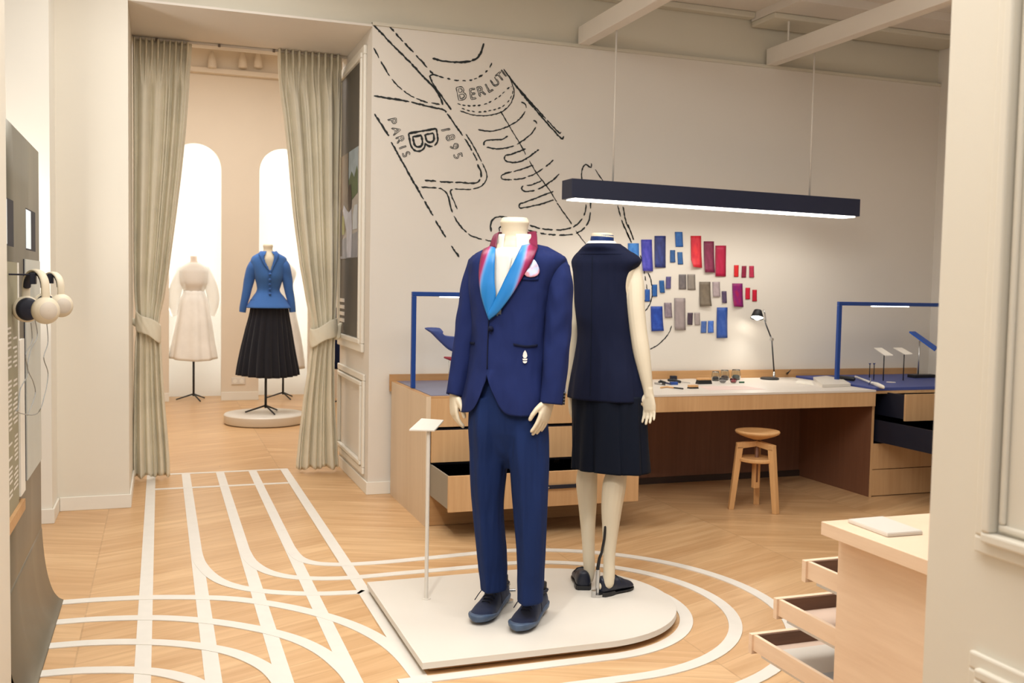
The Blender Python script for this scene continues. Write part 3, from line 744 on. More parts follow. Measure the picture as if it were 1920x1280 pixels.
def hand(mb, wrist, fdir, thumb, palm, L=.185, curl=.5, spread=.10, wr=.027):
    """five-fingered hand: fdir = finger direction, thumb = side of the thumb, palm = palm normal"""
    y = Vector(fdir).normalized(); x = Vector(thumb); x = (x-y*x.dot(y)).normalized(); z = x.cross(y)
    if z.dot(Vector(palm)) < 0: z = -z
    W = Vector(wrist); s = L/.185
    P = lambda a, b, c: W+(x*a+y*b+z*c)*s
    # palm
    rings = []
    for b, a0, a1, th in ((-.03, -.024, .024, .021), (.0, -.026, .027, .020), (.03, -.034, .034, .018), (.06, -.039, .038, .016), (.085, -.039, .037, .0135), (.098, -.034, .034, .010)):
        c = (a0+a1)/2; hw = (a1-a0)/2
        rings.append([P(c+hw*math.copysign(abs(math.cos(t))**.8, math.cos(t)), b, th*math.sin(t)+.004) for t in [2*pi*k/16 for k in range(16)]])
    mb.loft(rings)
    for i, (a, l, r) in enumerate(((.0285, .072, .0092), (.0095, .082, .0095), (-.0095, .076, .0090), (-.0275, .060, .0080))):
        base = Vector((a, .082, .002)); ang = curl*(.35+.12*i); sp = spread*(1.2-i*.8)
        p = base.copy(); pts = [p.copy()-Vector((0, .018, 0))]; seg = (l*.46, l*.30, l*.24); rad = [r*1.05]
        pts.append(p.copy()); rad.append(r*1.06)
        for j, sl in enumerate(seg):
            dvec = Vector((math.sin(sp)*math.cos(ang), math.cos(ang)*math.cos(sp), math.sin(ang)))
            mid = p+dvec*sl*.5; p = p+dvec*sl
            pts += [mid, p.copy()]; rad += [r*(1-.05*j), r*(.98-.09*j)]
            ang += curl*(.55 if j == 0 else .4)
        mb.tube([P(*q) for q in pts], [q*s for q in rad], 12, True, True)
    # thumb from the side of the palm near its base
    T = [(.016, .012, .006), (.034, .032, .012), (.048, .056, .018), (.054, .082, .024), (.053, .104, .030)]
    mb.tube([P(*q) for q in T], [s*r for r in (.015, .0145, .0118, .0108, .0092)], 12, True, True)

# ================= man in the blue suit
FM = Fig(1.35, 3.72, math.radians(180+40))
mn = thing('male_mannequin', (1.35, 3.72, PZ), 'headless cream mannequin in a navy tuxedo suit with a blue and crimson shawl collar', 'mannequin')
# body: neck, chest and both hands, one surface
mb = MB()
mb.loft(ringtable(FM, [(408, 942, 988, .0, .92, 2), (412, 938, 992, .0, .92, 2), (416, 937, 993, 0, .92, 2), (432, 941, 989, 0, .92, 2), (450, 938, 992, 0, .85, 2), (470, 915, 1018, -.0, .55, 2.2), (500, 895, 1038, -.01, .5, 2.4), (600, 900, 1025, -.01, .55, 2.4), (760, 895, 1010, 0, .6, 2.4)], 40))
R_, V_, Zv = FM.R, FM.V, Vector((0, 0, 1))
wl = FM.pt(851, 728, -.03); wr_ = FM.pt(1033, 738, .10)
mb.tube([FM.pt(858, 712, -.035), wl], [.026, .025], 16); mb.tube([FM.pt(1038, 690, .08), wr_], [.033, .027], 16)
hand(mb, FM.pt(850, 738, -.02), -Zv*.97+R_*.03-V_*.10, -V_*.9+R_*.45, R_*.85+V_*.45, .165, .62, .05)
hand(mb, FM.pt(1031, 752, .10), -Zv*.93-R_*.30-V_*.14, -V_*.72-R_*.68, -R_*.7+V_*.7, .165, .30, .05)
mb.build('body', M['manikin'], mn, remesh=.0034, smoothit=2, fixn=False)
# trousers
def leg_rings(F, T, steps, crease=.14, N=40):
    out = []; y0, y1 = T[0][0], T[-1][0]
    for i in range(steps+1):
        y = y0+(y1-y0)*i/steps; xl, xr, d = sinterp(T, y)
        a = F.pt(xl, y, d); b = F.pt(xr, y, d); c = (a+b)/2; w_ = (b-a).length/2
        t_ = i/steps; cr = crease*min(1, .5+t_)
        ring = []
        for k in range(N):
            th = 2*pi*k/N; dx, dy = math.cos(th), math.sin(th)
            f = 1+cr*max(0, 1-abs(th-pi/2)/.42)**1.0+cr*.7*max(0, 1-abs(th-3*pi/2)/.5)**1.2
            wob = 1+.018*math.sin(3*th+9*t_+F.P.x)+.012*math.sin(7*th-14*t_)
            # soft breaks above the shoe
            brk = 1+.035*math.exp(-((t_-.90)/.035)**2)*math.sin(2*th+1)+.02*math.sin(26*t_+2*th)*max(0, t_-.72)*3
            ring.append(c+F.lat*dx*w_*wob*brk*.96+F.face*dy*w_*1.12*f*wob*brk)
        out.append(ring)
    return out
mb = MB()
mb.loft(leg_rings(FM, [(742, 880, 950, -.01), (800, 877, 955, -.01), (850, 879, 955, -.02), (884, 880, 951, -.02), (956, 886, 946, -.02), (1045, 893.5, 951, -.03), (1105, 901, 950, -.035)], 60, .20))
mb.loft(leg_rings(FM, [(742, 950, 1022, .01), (800, 948, 1029, .015), (850, 950, 1030, .03), (884, 955, 1030, .04), (956, 962, 1028, .06), (1045, 968, 1023, .08), (1128, 969.5, 1018.5, .09)], 60, .24))
mb.loft(ringtable(FM, [(672, 892, 1012, 0, .62, 2.3), (735, 883, 1014, 0, .64, 2.3), (800, 881, 1026, 0, .64, 2.3), (850, 890, 1018, 0, .5, 2.2), (876, 935, 975, .0, .6, 2)], 12))
tr_ = mb.build('trousers', M['trouser'], mn, remesh=.0065, smoothit=2, fixn=False)
# jacket body
HEM = 766
JT = [(466, 925, 1014, .0, .62, 2.0), (472, 903, 1040, .0, .55, 2.1), (480, 886, 1058, .0, .52, 2.3), (492, 880, 1058, .0, .54, 2.5), (515, 880, 1046, .0, .58, 2.6), (540, 880, 1036, .0, .62, 2.6),
      (580, 884, 1030, .0, .64, 2.5), (625, 886, 1026, .0, .66, 2.4), (655, 884, 1024, .0, .66, 2.4), (700, 876, 1022, .0, .67, 2.4), (740, 867, 1022, .0, .68, 2.4), (772, 862, 1019, .0, .69, 2.4)]
NJ = 144
jr = ringtable(FM, JT, 90, N=NJ)
front = NJ//4                                                       # index of the centre front
vbot_i = None
def vwidth(i):
    """half opening of the V in columns at row i"""
    y = 466+(772-466)*i/90
    return 0 if y > 596 else 13.5*(596-y)/130
jm = MB(); vs = []; fs = []
for i, rg in enumerate(jr):
    y = 466+(772-466)*i/90
    for j, p in enumerate(rg):
        # cut away fronts: vertices near the centre front are lifted at the hem
        k = (j-front+2) if j-front+2 < NJ/2 else j-front+2-NJ
        q = p.copy()
        amt = .150*max(0, 1-abs(k)/12.0)**3.0+.012*max(0, 1-abs(k)/16)
        t_ = max(0, (y-690)/82)
        q.z += amt*t_
        # soft drape folds
        th = 2*pi*j/NJ
        q += (p-(FM.P+Vector((0, 0, p.z)))).normalized()*(.0022*math.sin(4*th+y*.03)+.0016*math.sin(7*th-y*.05))*min(1, max(0, (y-560)/100))
        vs.append(q)
for i in range(90):
    for j in range(NJ):
        k = j-front+1
        if -vwidth(i+.5) < k+.5 < vwidth(i+.5)*.6: continue
        j2 = (j+1) % NJ
        fs.append((i*NJ+j, i*NJ+j2, (i+1)*NJ+j2, (i+1)*NJ+j))
jm.add(vs, fs)
jk = jm.build('jacket', M['navy'], mn, smooth=True, solid=.004)
bvh_j = BVHTree.FromPolygons([v for v in vs], fs)
full = [(i*NJ+j, i*NJ+(j+1) % NJ, (i+1)*NJ+(j+1) % NJ, (i+1)*NJ+j) for i in range(90) for j in range(NJ)]
bvh_full = BVHTree.FromPolygons([v for v in vs], full)
def drape(bvh, px, py, off):
    d = ray(px, py).normalized(); h = bvh.ray_cast(CAM, d)
    if h[0] is None: return None
    n = h[1] if h[1].dot(d) < 0 else -h[1]
    return h[0]+n*off
def drape_strip(bvh, A, B, off, nu=9, nv=40, crown=.0, fallback=None):
    """cloth laid on a garment between two edge curves given as surveyed outline points"""
    a = crs(A, 14); b = crs(B, 14)
    def at(c, t):
        L = [0]
        for p, q in zip(c, c[1:]): L.append(L[-1]+math.hypot(q[0]-p[0], q[1]-p[1]))
        s_ = t*L[-1]
        for i in range(len(L)-1):
            if s_ <= L[i+1]+1e-9:
                f = (s_-L[i])/(L[i+1]-L[i]+1e-9); return (c[i][0]+(c[i+1][0]-c[i][0])*f, c[i][1]+(c[i+1][1]-c[i][1])*f)
        return c[-1]
    rows = []
    for i in range(nv+1):
        p, q = at(a, i/nv), at(b, i/nv); row = []
        for j in range(nu+1):
            s_ = j/nu; x, y = p[0]+(q[0]-p[0])*s_, p[1]+(q[1]-p[1])*s_
            h = drape(bvh, x, y, off+crown*math.sin(pi*min(1, s_*1.0)))
            row.append(h)
        rows.append(row)
    # fill misses from neighbours
    for row in rows:
        good = [k for k, h in enumerate(row) if h is not None]
        for k in range(len(row)):
            if row[k] is None and good: row[k] = row[min(good, key=lambda g: abs(g-k))]+Vector((0, 0, .0))
    rows = [r for r in rows if all(h is not None for h in r)]
    return rows
# sleeves
def sleeve(F, T, folds=2, seed=0):
    P = crs(T, 10); mb = MB(); rings = []; n = len(P); prev = None
    pts = [F.pt(a, b, c) for a, b, c, r, q in P]
    for i, (a, b, c, r, q) in enumerate(P):
        t = (pts[min(i+1, n-1)]-pts[max(0, i-1)]).normalized(); nx = F.V-t*F.V.dot(t); nx.normalize(); ny = t.cross(nx)
        u = i/(n-1); ring = []
        for k in range(28):
            th = 2*pi*k/28
            w_ = 1+.02*math.sin(3*th+u*22+seed)+.018*math.sin(2*th-u*30+seed)*math.exp(-((u-.5)/.25)**2)
            ring.append(pts[i]+nx*math.cos(th)*r*q*w_+ny*math.sin(th)*r*w_)
        rings.append(ring)
    # rounded sleeve head
    h0 = rings[0]; c = sum(h0, Vector())/28; up = (pts[0]-pts[1]).normalized()
    heads = [[c+(p-c)*f+up*g for p in h0] for f, g in ((.25, .030), (.62, .024), (.88, .012))]
    mb.loft(heads+rings, True, False); return mb
sleeve(FM, [(902, 494, -.07, .054, 1.1), (892, 530, -.075, .057, 1.15), (884, 575, -.075, .056, 1.1), (876, 625, -.065, .052, 1.1), (866, 680, -.045, .045, 1.05), (851.5, 741, -.02, .034, 1.1)], seed=1).build('sleeve', M['navy'], jk, smooth=True, solid=.004)
sleeve(FM, [(1044, 502, .035, .052, 1.15), (1048, 535, .045, .056, 1.2), (1047, 580, .055, .056, 1.15), (1045, 630, .065, .054, 1.1), (1041, 690, .085, .050, 1.05), (1034, 757, .10, .045, 1.0)], seed=4).build('sleeve', M['navy'], jk, smooth=True, solid=.004)
# shoulders: smooth cap joining collar to sleeve heads
mb = MB()
sh = [FM.pt(x, y, d) for x, y, d in ((902, 494, -.06), (922, 486, -.045), (944, 479, -.02), (966, 477, -.01), (990, 478, .0), (1018, 486, .02), (1043, 498, .032))]
mb.tube(sh, [.048, .052, .050, .046, .050, .054, .050], 20, True, True, 1.0)
mb.build('shoulder', M['navy'], jk, smooth=True)
# sleeve buttons on the near cuff
for i in range(4):
    p = FM.pt(1057-i*.5, 737+i*6.2, .11)
    MB().tube([p, p+R_*.007], .0065, 12).build('cuff_button', M['black'], jk, smooth=True, angle=40)
# shirt
mb = MB()
mb.loft(ringtable(FM, [(464, 932, 1000, .006, .80, 2), (470, 915, 1014, .008, .62, 2.1), (480, 900, 1030, .0, .56, 2.3), (540, 890, 1030, .0, .58, 2.5), (600, 892, 1020, .0, .58, 2.5), (640, 893, 1016, .0, .58, 2.5)], 44, N=64), False, False)
sh_o = mb.build('shirt', M['shirt'], mn, smooth=True, solid=.002)
# shirt collar: two leaves falling open
def quadpatch(F, pts, nu=6, nv=6, bulge=.0):
    (a, b, c, d) = [F.pt(*p) for p in pts]; rows = []
    for i in range(nv+1):
        t = i/nv; row = []
        for j in range(nu+1):
            s_ = j/nu; p = (a*(1-s_)+b*s_)*(1-t)+(d*(1-s_)+c*s_)*t
            row.append(p-F.V*bulge*math.sin(pi*s_)*math.sin(pi*t))
        rows.append(row)
    return rows
# shirt collar wrapping the neck, open in front with two falling points
cb = MB(); rows = []
for t in range(8):
    u = t/7; row = []
    for k in range(57):
        q = abs(k-28)/28                      # 0 at the nape, 1 at the front points
        drop = 14+30*max(0, q-.35)/.65
        y = 437+3*q+drop*u
        half = 29.5+(3.0+3*q)*u
        rg = FM.ring(966-half-1.0, 966+half, y, .0+.004*u, .90, 2, N=64)
        row.append(rg[(16+4+k) % 64])
    rows.append(row)
cb.grid(rows); cb.build('collar_fold', M['shirt'], sh_o, smooth=True, solid=.003)
# shirt placket fold
rr = [drape(bvh_full, x, y, -.012) for x, y in ((956, 482), (950, 510), (942, 540), (935, 565))]
MB().tube([p for p in rr if p], [.006]*len([p for p in rr if p]), 8, True, True, .4).build('placket', M['shirt'], sh_o, smooth=True)
# shawl collar in dyed satin
def lapel_mat():
    mt, nt, b = newmat('dyed_satin_lapel')
    tc = nt.nodes.new('ShaderNodeTexCoord'); sp_ = nt.nodes.new('ShaderNodeSeparateXYZ'); nt.links.new(tc.outputs['UV'], sp_.inputs[0])
    nz = noise(nt, 9, 3)
    def madd(a, m_, c_):
        n = nt.nodes.new('ShaderNodeMath'); n.operation = 'MULTIPLY_ADD'; nt.links.new(a, n.inputs[0]); n.inputs[1].default_value = m_
        if isinstance(c_, (int, float)): n.inputs[2].default_value = c_
        else: nt.links.new(c_, n.inputs[2])
        return n.outputs[0]
    u = madd(nz, .10, sp_.outputs[0]); v = madd(nz, .12, sp_.outputs[1])
    cr = nt.nodes.new('ShaderNodeValToRGB'); e = cr.color_ramp.elements
    e[0].position = .0; e[0].color = lin((24, 118, 190)); e[1].position = 1; e[1].color = lin((120, 18, 62))
    for p_, c_ in ((.30, (40, 128, 200)), (.45, (92, 150, 214)), (.56, (150, 120, 170)), (.66, (158, 40, 92))): k = e.new(p_); k.color = lin(c_)
    # crimson lives on the outer half near the top: outer position minus progress down the lapel
    s_ = nt.nodes.new('ShaderNodeMath'); s_.operation = 'SUBTRACT'; nt.links.new(madd(u, 1.15, .16), s_.inputs[0]); nt.links.new(madd(v, 1.35, 0.0), s_.inputs[1])
    nt.links.new(s_.outputs[0], cr.inputs[0])
    nt.links.new(cr.outputs[0], b.inputs['Base Color']); b.inputs['Roughness'].default_value = .38
    bump(nt, b, noise(nt, 7, 2, sc=(3, 3, 1)), .2, .01)
    return mt
LM = lapel_mat()
def uvgrid(o, nu, nv):
    me = o.data; uv = me.uv_layers.new(name='UVMap')
    for lp in me.loops:
        vi = lp.vertex_index; uv.data[lp.index].uv = ((vi % (nu+1))/nu, (vi//(nu+1))/nv)
rows = drape_strip(bvh_full, [(932, 445), (930, 470), (929, 500), (929, 530), (931, 555), (925, 580), (919, 596)], [(921, 447), (911, 462), (903, 485), (900, 515), (903, 548), (910, 576), (917, 596)], .009, 8, 40, .005)
rowsL0 = rows[0]
lpL = MB().grid(rows).build('lapel', LM, jk, smooth=True, solid=.004, fixn=False); uvgrid(lpL, 8, len(rows)-1)
rows = drape_strip(bvh_full, [(986, 448), (978, 468), (968, 488), (955, 512), (941, 541), (930, 563), (919, 585)], [(1006, 452), (1009, 462), (1001, 486), (985, 512), (963, 549), (938, 583), (919, 599)], .010, 8, 40, .006)
rowsR0 = rows[0]
lpR = MB().grid(rows).build('lapel', LM, jk, smooth=True, solid=.004, fixn=False); uvgrid(lpR, 8, len(rows)-1)
# back of the collar rising round the neck, joined to both lapels
def sec(a, b): return [(a*(1-k/6)+b*(k/6)) for k in range(7)]
secs = [sec(rowsL0[0], rowsL0[-1]), sec(FM.pt(934, 437, .0), FM.pt(925, 441, -.02)), sec(FM.pt(941, 435, -.045), FM.pt(935, 438, -.065)), sec(FM.pt(966, 436, -.062), FM.pt(967, 440, -.088)),
        sec(FM.pt(989, 434, -.045), FM.pt(998, 434, -.066)), sec(FM.pt(989, 438, -.005), FM.pt(1006, 436, -.018)), sec(rowsR0[0], rowsR0[-1])]
flat_ = [tuple(c for p in q for c in p) for q in secs]
rows = [[Vector(r[3*k:3*k+3]) for k in range(7)] for r in crs(flat_, 6)]
MB().grid(rows).build('collar', plain('crimson_satin', (118, 20, 60), .4, .1, 8), jk, smooth=True, solid=.004)
def on(bvh, px, py, off=.004): return drape(bvh, px, py, off)
def flatstrip(bvh, P, wd, off, mat, name, parent, dv=(0, 1)):
    A = [(x-dv[0]*wd/2, y-dv[1]*wd/2) for x, y in P]; B = [(x+dv[0]*wd/2, y+dv[1]*wd/2) for x, y in P]
    r = drape_strip(bvh, A, B, off, 3, 14)
    return MB().grid(r).build(name, mat, parent, smooth=True, solid=.003)
flatstrip(bvh_full, [(980, 521), (994, 522), (1009, 521)], 7, .005, M['navy'], 'welt_pocket', jk)
flatstrip(bvh_full, [(963, 645), (985, 649), (1007, 647)], 4, .005, M['darknavy'], 'hip_pocket', jk)
flatstrip(bvh_full, [(881, 642), (886, 643), (891, 643)], 4, .005, M['darknavy'], 'hip_pocket', jk)
flatstrip(bvh_full, [(917, 600), (915, 650), (914, 692)], 1.6, .0045, M['darknavy'], 'front_edge', jk, (1, 0))
p = on(bvh_full, 921, 616, .004); n_ = (CAM-p).normalized()
MB().tube([p, p+n_*.008], .011, 20, True, True).build('button', M['darknavy'], jk, smooth=True)
# embroidered torch badge under the hip pocket
bd = MB()
def bpoly(mb, P, off=.006):
    pts = [on(bvh_full, x, y, off) for x, y in P]; c = sum(pts, Vector())/len(pts)
    n = len(pts); mb.add(pts+[c], [(k, (k+1) % n, n) for k in range(n)])
bpoly(bd, [(984, 656), (987, 661), (988, 667), (986, 671), (982, 671), (980, 667), (981, 661)])
bpoly(bd, [(979.5, 672), (988.5, 672), (987.5, 675), (980.5, 675)])
bpoly(bd, [(980, 676.5), (988, 676.5), (987, 679.5), (984, 681), (981, 679.5)])
bd.build('torch_badge', plain('white_embroidery', (232, 226, 220), .8), jk, solid=.001)
# pocket square
mb = MB(); top = [(985, 521), (982, 510), (985, 500), (992, 492), (1000, 485), (1006, 491), (1012, 502), (1013, 512), (1004, 520)]
P3 = [on(bvh_full, x, y, .010+.006*math.sin(k*1.7)) for k, (x, y) in enumerate(top)]; c3 = on(bvh_full, 997, 507, .013)
mb.add(P3+[c3], [(k, (k+1) % 9, 9) for k in range(9)])
mt, nt, b_ = newmat('pocket_square_silk'); nt.links.new(mixcol(nt, ramp(nt, noise(nt, 30, 1), .42, .58), lin((196, 208, 242)), lin((206, 150, 166))), b_.inputs['Base Color']); b_.inputs['Roughness'].default_value = .5
sq = mb.build('pocket_square', mt, mn, smooth=True, solid=.002, subsurf=1)

# ---------------- shoes
def last_shape(heel, toe, Wd, rise, mat_fn=None):
    heel, toe = Vector(heel), Vector(toe); L = (toe-heel).length; y = (toe-heel).normalized(); x = Vector((y.y, -y.x, 0)); z = Vector((0, 0, 1))
    return L, x, y, z, heel
def sneaker(parent, heel, toe, name):
    L, x, y, z, H = last_shape(heel, toe, .1, 0)
    P = lambda a, b, c: H+x*a+y*b*L+z*c
    wprof = [(0, .030), (.04, .038), (.15, .042), (.35, .040), (.5, .043), (.68, .052), (.82, .050), (.93, .038), (1.0, .016)]
    # sole
    rings = []
    for i in range(25):
        b = i/24; wv = interp(wprof, b)[0]+.004; th = .040-.014*b+.009*math.sin(b*9)
        lift = .012*max(0, b-.82)/.18+.008*max(0, .1-b)/.1
        rings.append([P(wv*dx, b, lift+(th if up else 0)+(.0 if not up else 0)) for dx, up in ((-1, 0), (-1.04, .5), (-1, 1), (1, 1), (1.04, .5), (1, 0))])
    s_ = MB().loft(rings).build('shoe_sole', plain('slate_rubber_sole', (72, 92, 120), .45, .15, 26), parent, smooth=True, subsurf=1)
    topz = [(0, .092), (.08, .100), (.2, .098), (.32, .100), (.45, .090), (.6, .070), (.75, .058), (.88, .050), (.96, .042), (1, .034)]
    rings = []
    for i in range(31):
        b = i/30; wv = interp(wprof, b)[0]; tz = sinterp(topz, b)[0]; z0 = .022
        ring = []
        for k in range(20):
            t = pi*k/19; ct, st = math.cos(t), math.sin(t)
            ring.append(P(wv*math.copysign(abs(ct)**.75, ct), b*.985, z0+(tz-z0)*st**.8))
        rings.append(ring+[P(-wv*.5, b*.985, z0), P(wv*.5, b*.985, z0)])
    u_ = MB().loft(rings).build('shoe_upper', fabric('navy_sneaker_knit', (22, 33, 62), fstr=.2, weave=300), parent, smooth=True, subsurf=1)
    lm = plain('navy_lace', (14, 22, 44), .7)
    for k in range(5):
        b = .40+k*.062; tz = sinterp(topz, b)[0]+.004
        MB().tube([P(-.026+.001*k, b+.012, tz-.012), P(-.013, b, tz-.001), P(.013, b, tz-.001), P(.026-.001*k, b+.012, tz-.012)], .0032, 8, True, True).build('lace', lm, u_, smooth=True)
    for s in (-1, 1):
        MB().tube([P(0, .38, .103), P(s*.018, .40, .108), P(s*.038, .44, .098), P(s*.052, .50, .076), P(s*.060, .56, .058)], .0022, 6, True, True).build('lace', lm, u_, smooth=True)
        MB().tube([P(0, .38, .103), P(s*.02, .34, .116), P(s*.034, .42, .108), P(s*.016, .44, .101), P(0, .385, .102)], .0022, 6, True, True).build('lace', lm, u_, smooth=True)
    # tongue and collar
    MB().tube([P(-.03, .05, .094), P(-.036, .15, .098), P(-.03, .30, .104), P(0, .37, .110), P(.03, .30, .104), P(.036, .15, .098), P(.03, .05, .094), P(0, .015, .098), P(-.03, .05, .094)], .007, 8, False).build('shoe_collar', lm, u_, smooth=True)
    MB().tube([P(0, .08, .07), P(0, .08, .125)], [.030, .030], 16).build('ankle', M['black'], u_, smooth=True)
sneaker(mn, (1.402, 3.965, PZ), (1.196, 3.700, PZ), 's1')
sneaker(mn, (1.525, 3.822, PZ), (1.318, 3.560, PZ), 's2')
# chrome ankle fittings behind the heel
p = onz(953, 1128, PZ)
fx = MB().tube([p, p+Vector((0, 0, .01))], .022, 20).tube([p, p+Vector((0, 0, .075))], .006, 10).tube([p+Vector((0, 0, .05)), p+Vector((.03, -.005, .05))], .007, 10).tube([p+Vector((.0, 0, .075)), p+Vector((-.012, .0, .10))], .009, 10)
fx.build('support_fitting', M['steel'], mn, smooth=True, angle=40)

# ================= woman in the sleeveless vest and skirt, seen from behind
FWm = Fig(1.875, 3.97, math.radians(48))
wm = thing('female_mannequin', (1.875, 3.97, PZ), 'cream mannequin seen from behind in a sleeveless midnight navy vest and knee-length skirt', 'mannequin')
F = FWm
mb = MB()
mb.loft(ringtable(F, [(437, 1109, 1149, 0, .9, 2), (441, 1107, 1152, 0, .9, 2), (452, 1110, 1149, 0, .9, 2), (466, 1108, 1152, 0, .8, 2), (480, 1090, 1180, 0, .5, 2.2), (500, 1085, 1192, 0, .45, 2.4), (560, 1090, 1178, 0, .5, 2.4), (640, 1095, 1172, 0, .6, 2.2), (740, 1085, 1195, 0, .6, 2.2), (800, 1085, 1195, 0, .6, 2.2)], 48))
limb(mb, F, [(1105, 790, -.02, .072), (1103, 850, -.03, .052), (1102, 875, -.035, .045), (1100, 905, -.045, .048), (1101.5, 940, -.05, .043), (1102, 970, -.05, .037), (1103, 1010, -.05, .030), (1104, 1045, -.05, .0275), (1105, 1068, -.055, .0265), (1103, 1082, -.055, .0265)])
limb(mb, F, [(1160, 790, .02, .074), (1159, 850, .02, .055), (1157, 880, .03, .0465), (1151.5, 912, .035, .0525), (1147, 950, .035, .047), (1145, 985, .035, .0385), (1143, 1020, .035, .031), (1142, 1050, .040, .0265), (1142, 1075, .048, .0265), (1140, 1092, .052, .027)])
for h_, t_ in (((1.855, 3.927), (1.975, 3.972)), ((1.817, 4.035), (1.853, 4.15))):
    mb.tube([Vector((h_[0], h_[1], PZ+.045)), Vector((h_[0], h_[1], PZ+.05))*.6+Vector((t_[0], t_[1], PZ+.045))*.4, Vector((t_[0], t_[1], PZ+.032))], [.026, .027, .022], 14, True, True)
limb(mb, F, [(1183, 500, .015, .040), (1190, 535, .03, .042), (1192, 575, .045, .040), (1197, 620, .055, .038), (1203, 660, .065, .037), (1210, 700, .075, .029), (1215, 730, .08, .022), (1217, 742, .082, .022)])
limb(mb, F, [(1092, 505, -.07, .040), (1082, 560, -.10, .040), (1078, 620, -.10, .036), (1074, 680, -.09, .032), (1071, 735, -.07, .023)])
hand(mb, F.pt(1217, 738, .083), -Zv*.97+F.R*.06-F.V*.02, F.V*.45-F.R*.85, -F.R*.35-F.V*.9, .150, .35, .10)
hand(mb, F.pt(1070, 738, -.07), -Zv, -F.R*.2+F.V*.9, F.R*.9+F.V*.2, .14, .4, .05)
mb.build('body', M['manikin'], wm, remesh=.0034, smoothit=2, fixn=False)
# neck band and collars
MB().loft(ringtable(F, [(441, 1108.5, 1150.5, 0, .9, 2), (447, 1107, 1151, 0, .9, 2), (455, 1107, 1151, 0, .9, 2)], 6, N=40), False, False).build('neck_scarf', M['satin'], wm, smooth=True, solid=.003)
MB().loft(ringtable(F, [(452, 1103, 1154, 0, .92, 2), (458, 1098, 1158, .0, .92, 2), (463, 1097, 1160, .0, .90, 2)], 6, N=48), False, False).build('shirt_collar', M['shirt'], wm, smooth=True, solid=.003)
# vest
VT = [(459, 1100, 1160, 0, .80, 2.0), (466, 1094, 1172, .0, .64, 2.1), (474, 1082, 1188, .0, .52, 2.3), (483, 1075, 1199, .0, .47, 2.5), (492, 1072, 1200, .0, .47, 2.6), (510, 1075, 1186, .0, .50, 2.6), (540, 1077, 1179, .0, .55, 2.6), (570, 1078, 1179, .0, .6, 2.5),
      (600, 1081, 1182, .0, .64, 2.3), (630, 1083, 1185, 0, .66, 2.2), (665, 1079, 1193, 0, .66, 2.2), (705, 1072, 1203, 0, .66, 2.2), (748, 1066, 1210, 0, .66, 2.2)]
vr = ringtable(F, VT, 80, N=80)
for i, rg in enumerate(vr):
    u = i/80
    for j in range(80):
        th = 2*pi*j/80; a = max(0, u-.45)
        rg[j] += (rg[j]-(F.P+Vector((0, 0, rg[j].z)))).normalized()*(.012*a*math.sin(6*th+1)+.004*a*math.sin(11*th+2))
mb = MB().loft(vr, False, False)
vest = mb.build('vest', M['darknavy'], wm, smooth=True, solid=.004)
bvh_v = BVHTree.FromPolygons([p for r in vr for p in r], [(i*80+j, i*80+(j+1) % 80, (i+1)*80+(j+1) % 80, (i+1)*80+j) for i in range(80) for j in range(80)])
MB().loft(ringtable(F, [(457, 1099, 1164, 0, .94, 2), (463, 1092, 1172, .0, .80, 2.1), (471, 1085, 1182, .0, .585, 2.2), (478, 1079, 1193, .0, .505, 2.35)], 12, N=56), False, False).build('vest_collar', M['darknavy'], vest, smooth=True, solid=.005)
r = drape_strip(bvh_v, [(1110.2, 480), (1109, 560), (1108, 640), (1106, 742)], [(1111.4, 480), (1110.2, 560), (1109.2, 640), (1107.2, 742)], .0012, 2, 40)
MB().grid(r).build('back_seam', M['skirt'], vest, smooth=True)
# skirt with box pleats
sr = []
for i in range(41):
    u = i/40; y = 738+(880-738)*u; yb = y
    xl, xr = 1076-2*u, 1208+8*u
    rg = F.ring(xl, xr, y, 0, .66, 2.3, N=180)
    out = []
    for j, p in enumerate(rg):
        th = 2*pi*j/180; c = F.P+Vector((0, 0, p.z)); d = (p-c).normalized()
        sw = (th*9/(2*pi)) % 1; pl = -.010*max(0, 1-abs(sw-.5)/.10)*(.3+.7*u)+.005*math.sin(2*pi*sw)*u
        q = p+d*(pl+.003*math.sin(13*th+u*3))
        out.append(q)
    sr.append(out)
MB().loft(sr, False, False).build('skirt', M['skirt'], wm, smooth=True, solid=.003, fixn=False)
# loafers
def loafer(parent, heel, toe):
    L, x, y, z, H = last_shape(heel, toe, .08, 0); P = lambda a, b, c: H+x*a+y*b*L+z*c
    wprof = [(0, .024), (.05, .033), (.2, .037), (.4, .035), (.6, .042), (.75, .044), (.88, .038), (.96, .025), (1, .010)]
    rings = []
    for i in range(21):
        b = i/20; wv = interp(wprof, b)[0]+.002
        rings.append([P(wv*dx, b, c) for dx, c in ((-1, .006 if b > .3 else 0), (-1, .012 if b > .3 else .020), (1, .012 if b > .3 else .020), (1, .006 if b > .3 else 0))])
    MB().loft(rings).build('shoe_sole', M['black'], parent)
    topz = [(0, .080), (.1, .086), (.25, .082), (.38, .070), (.48, .074), (.6, .066), (.75, .050), (.9, .038), (1, .022)]
    rings = []
    for i in range(27):
        b = i/26; wv = interp(wprof, b)[0]; tz = sinterp(topz, b)[0]; ring = []
        for k in range(16):
            t = pi*k/15; ct, st = math.cos(t), math.sin(t); ring.append(P(wv*math.copysign(abs(ct)**.8, ct), b, .012+(tz-.012)*st**.7))
        rings.append(ring)
    u_ = MB().loft(rings).build('shoe_upper', plain('navy_leather', (24, 30, 48), .45, .1, 12), parent, smooth=True, subsurf=1)
    MB().tube([P(-.034, .52, .052), P(-.022, .50, .068), P(0, .49, .075), P(.022, .50, .068), P(.034, .52, .052)], .004, 8, True, True, .5).build('shoe_strap', M['black'], u_, smooth=True)
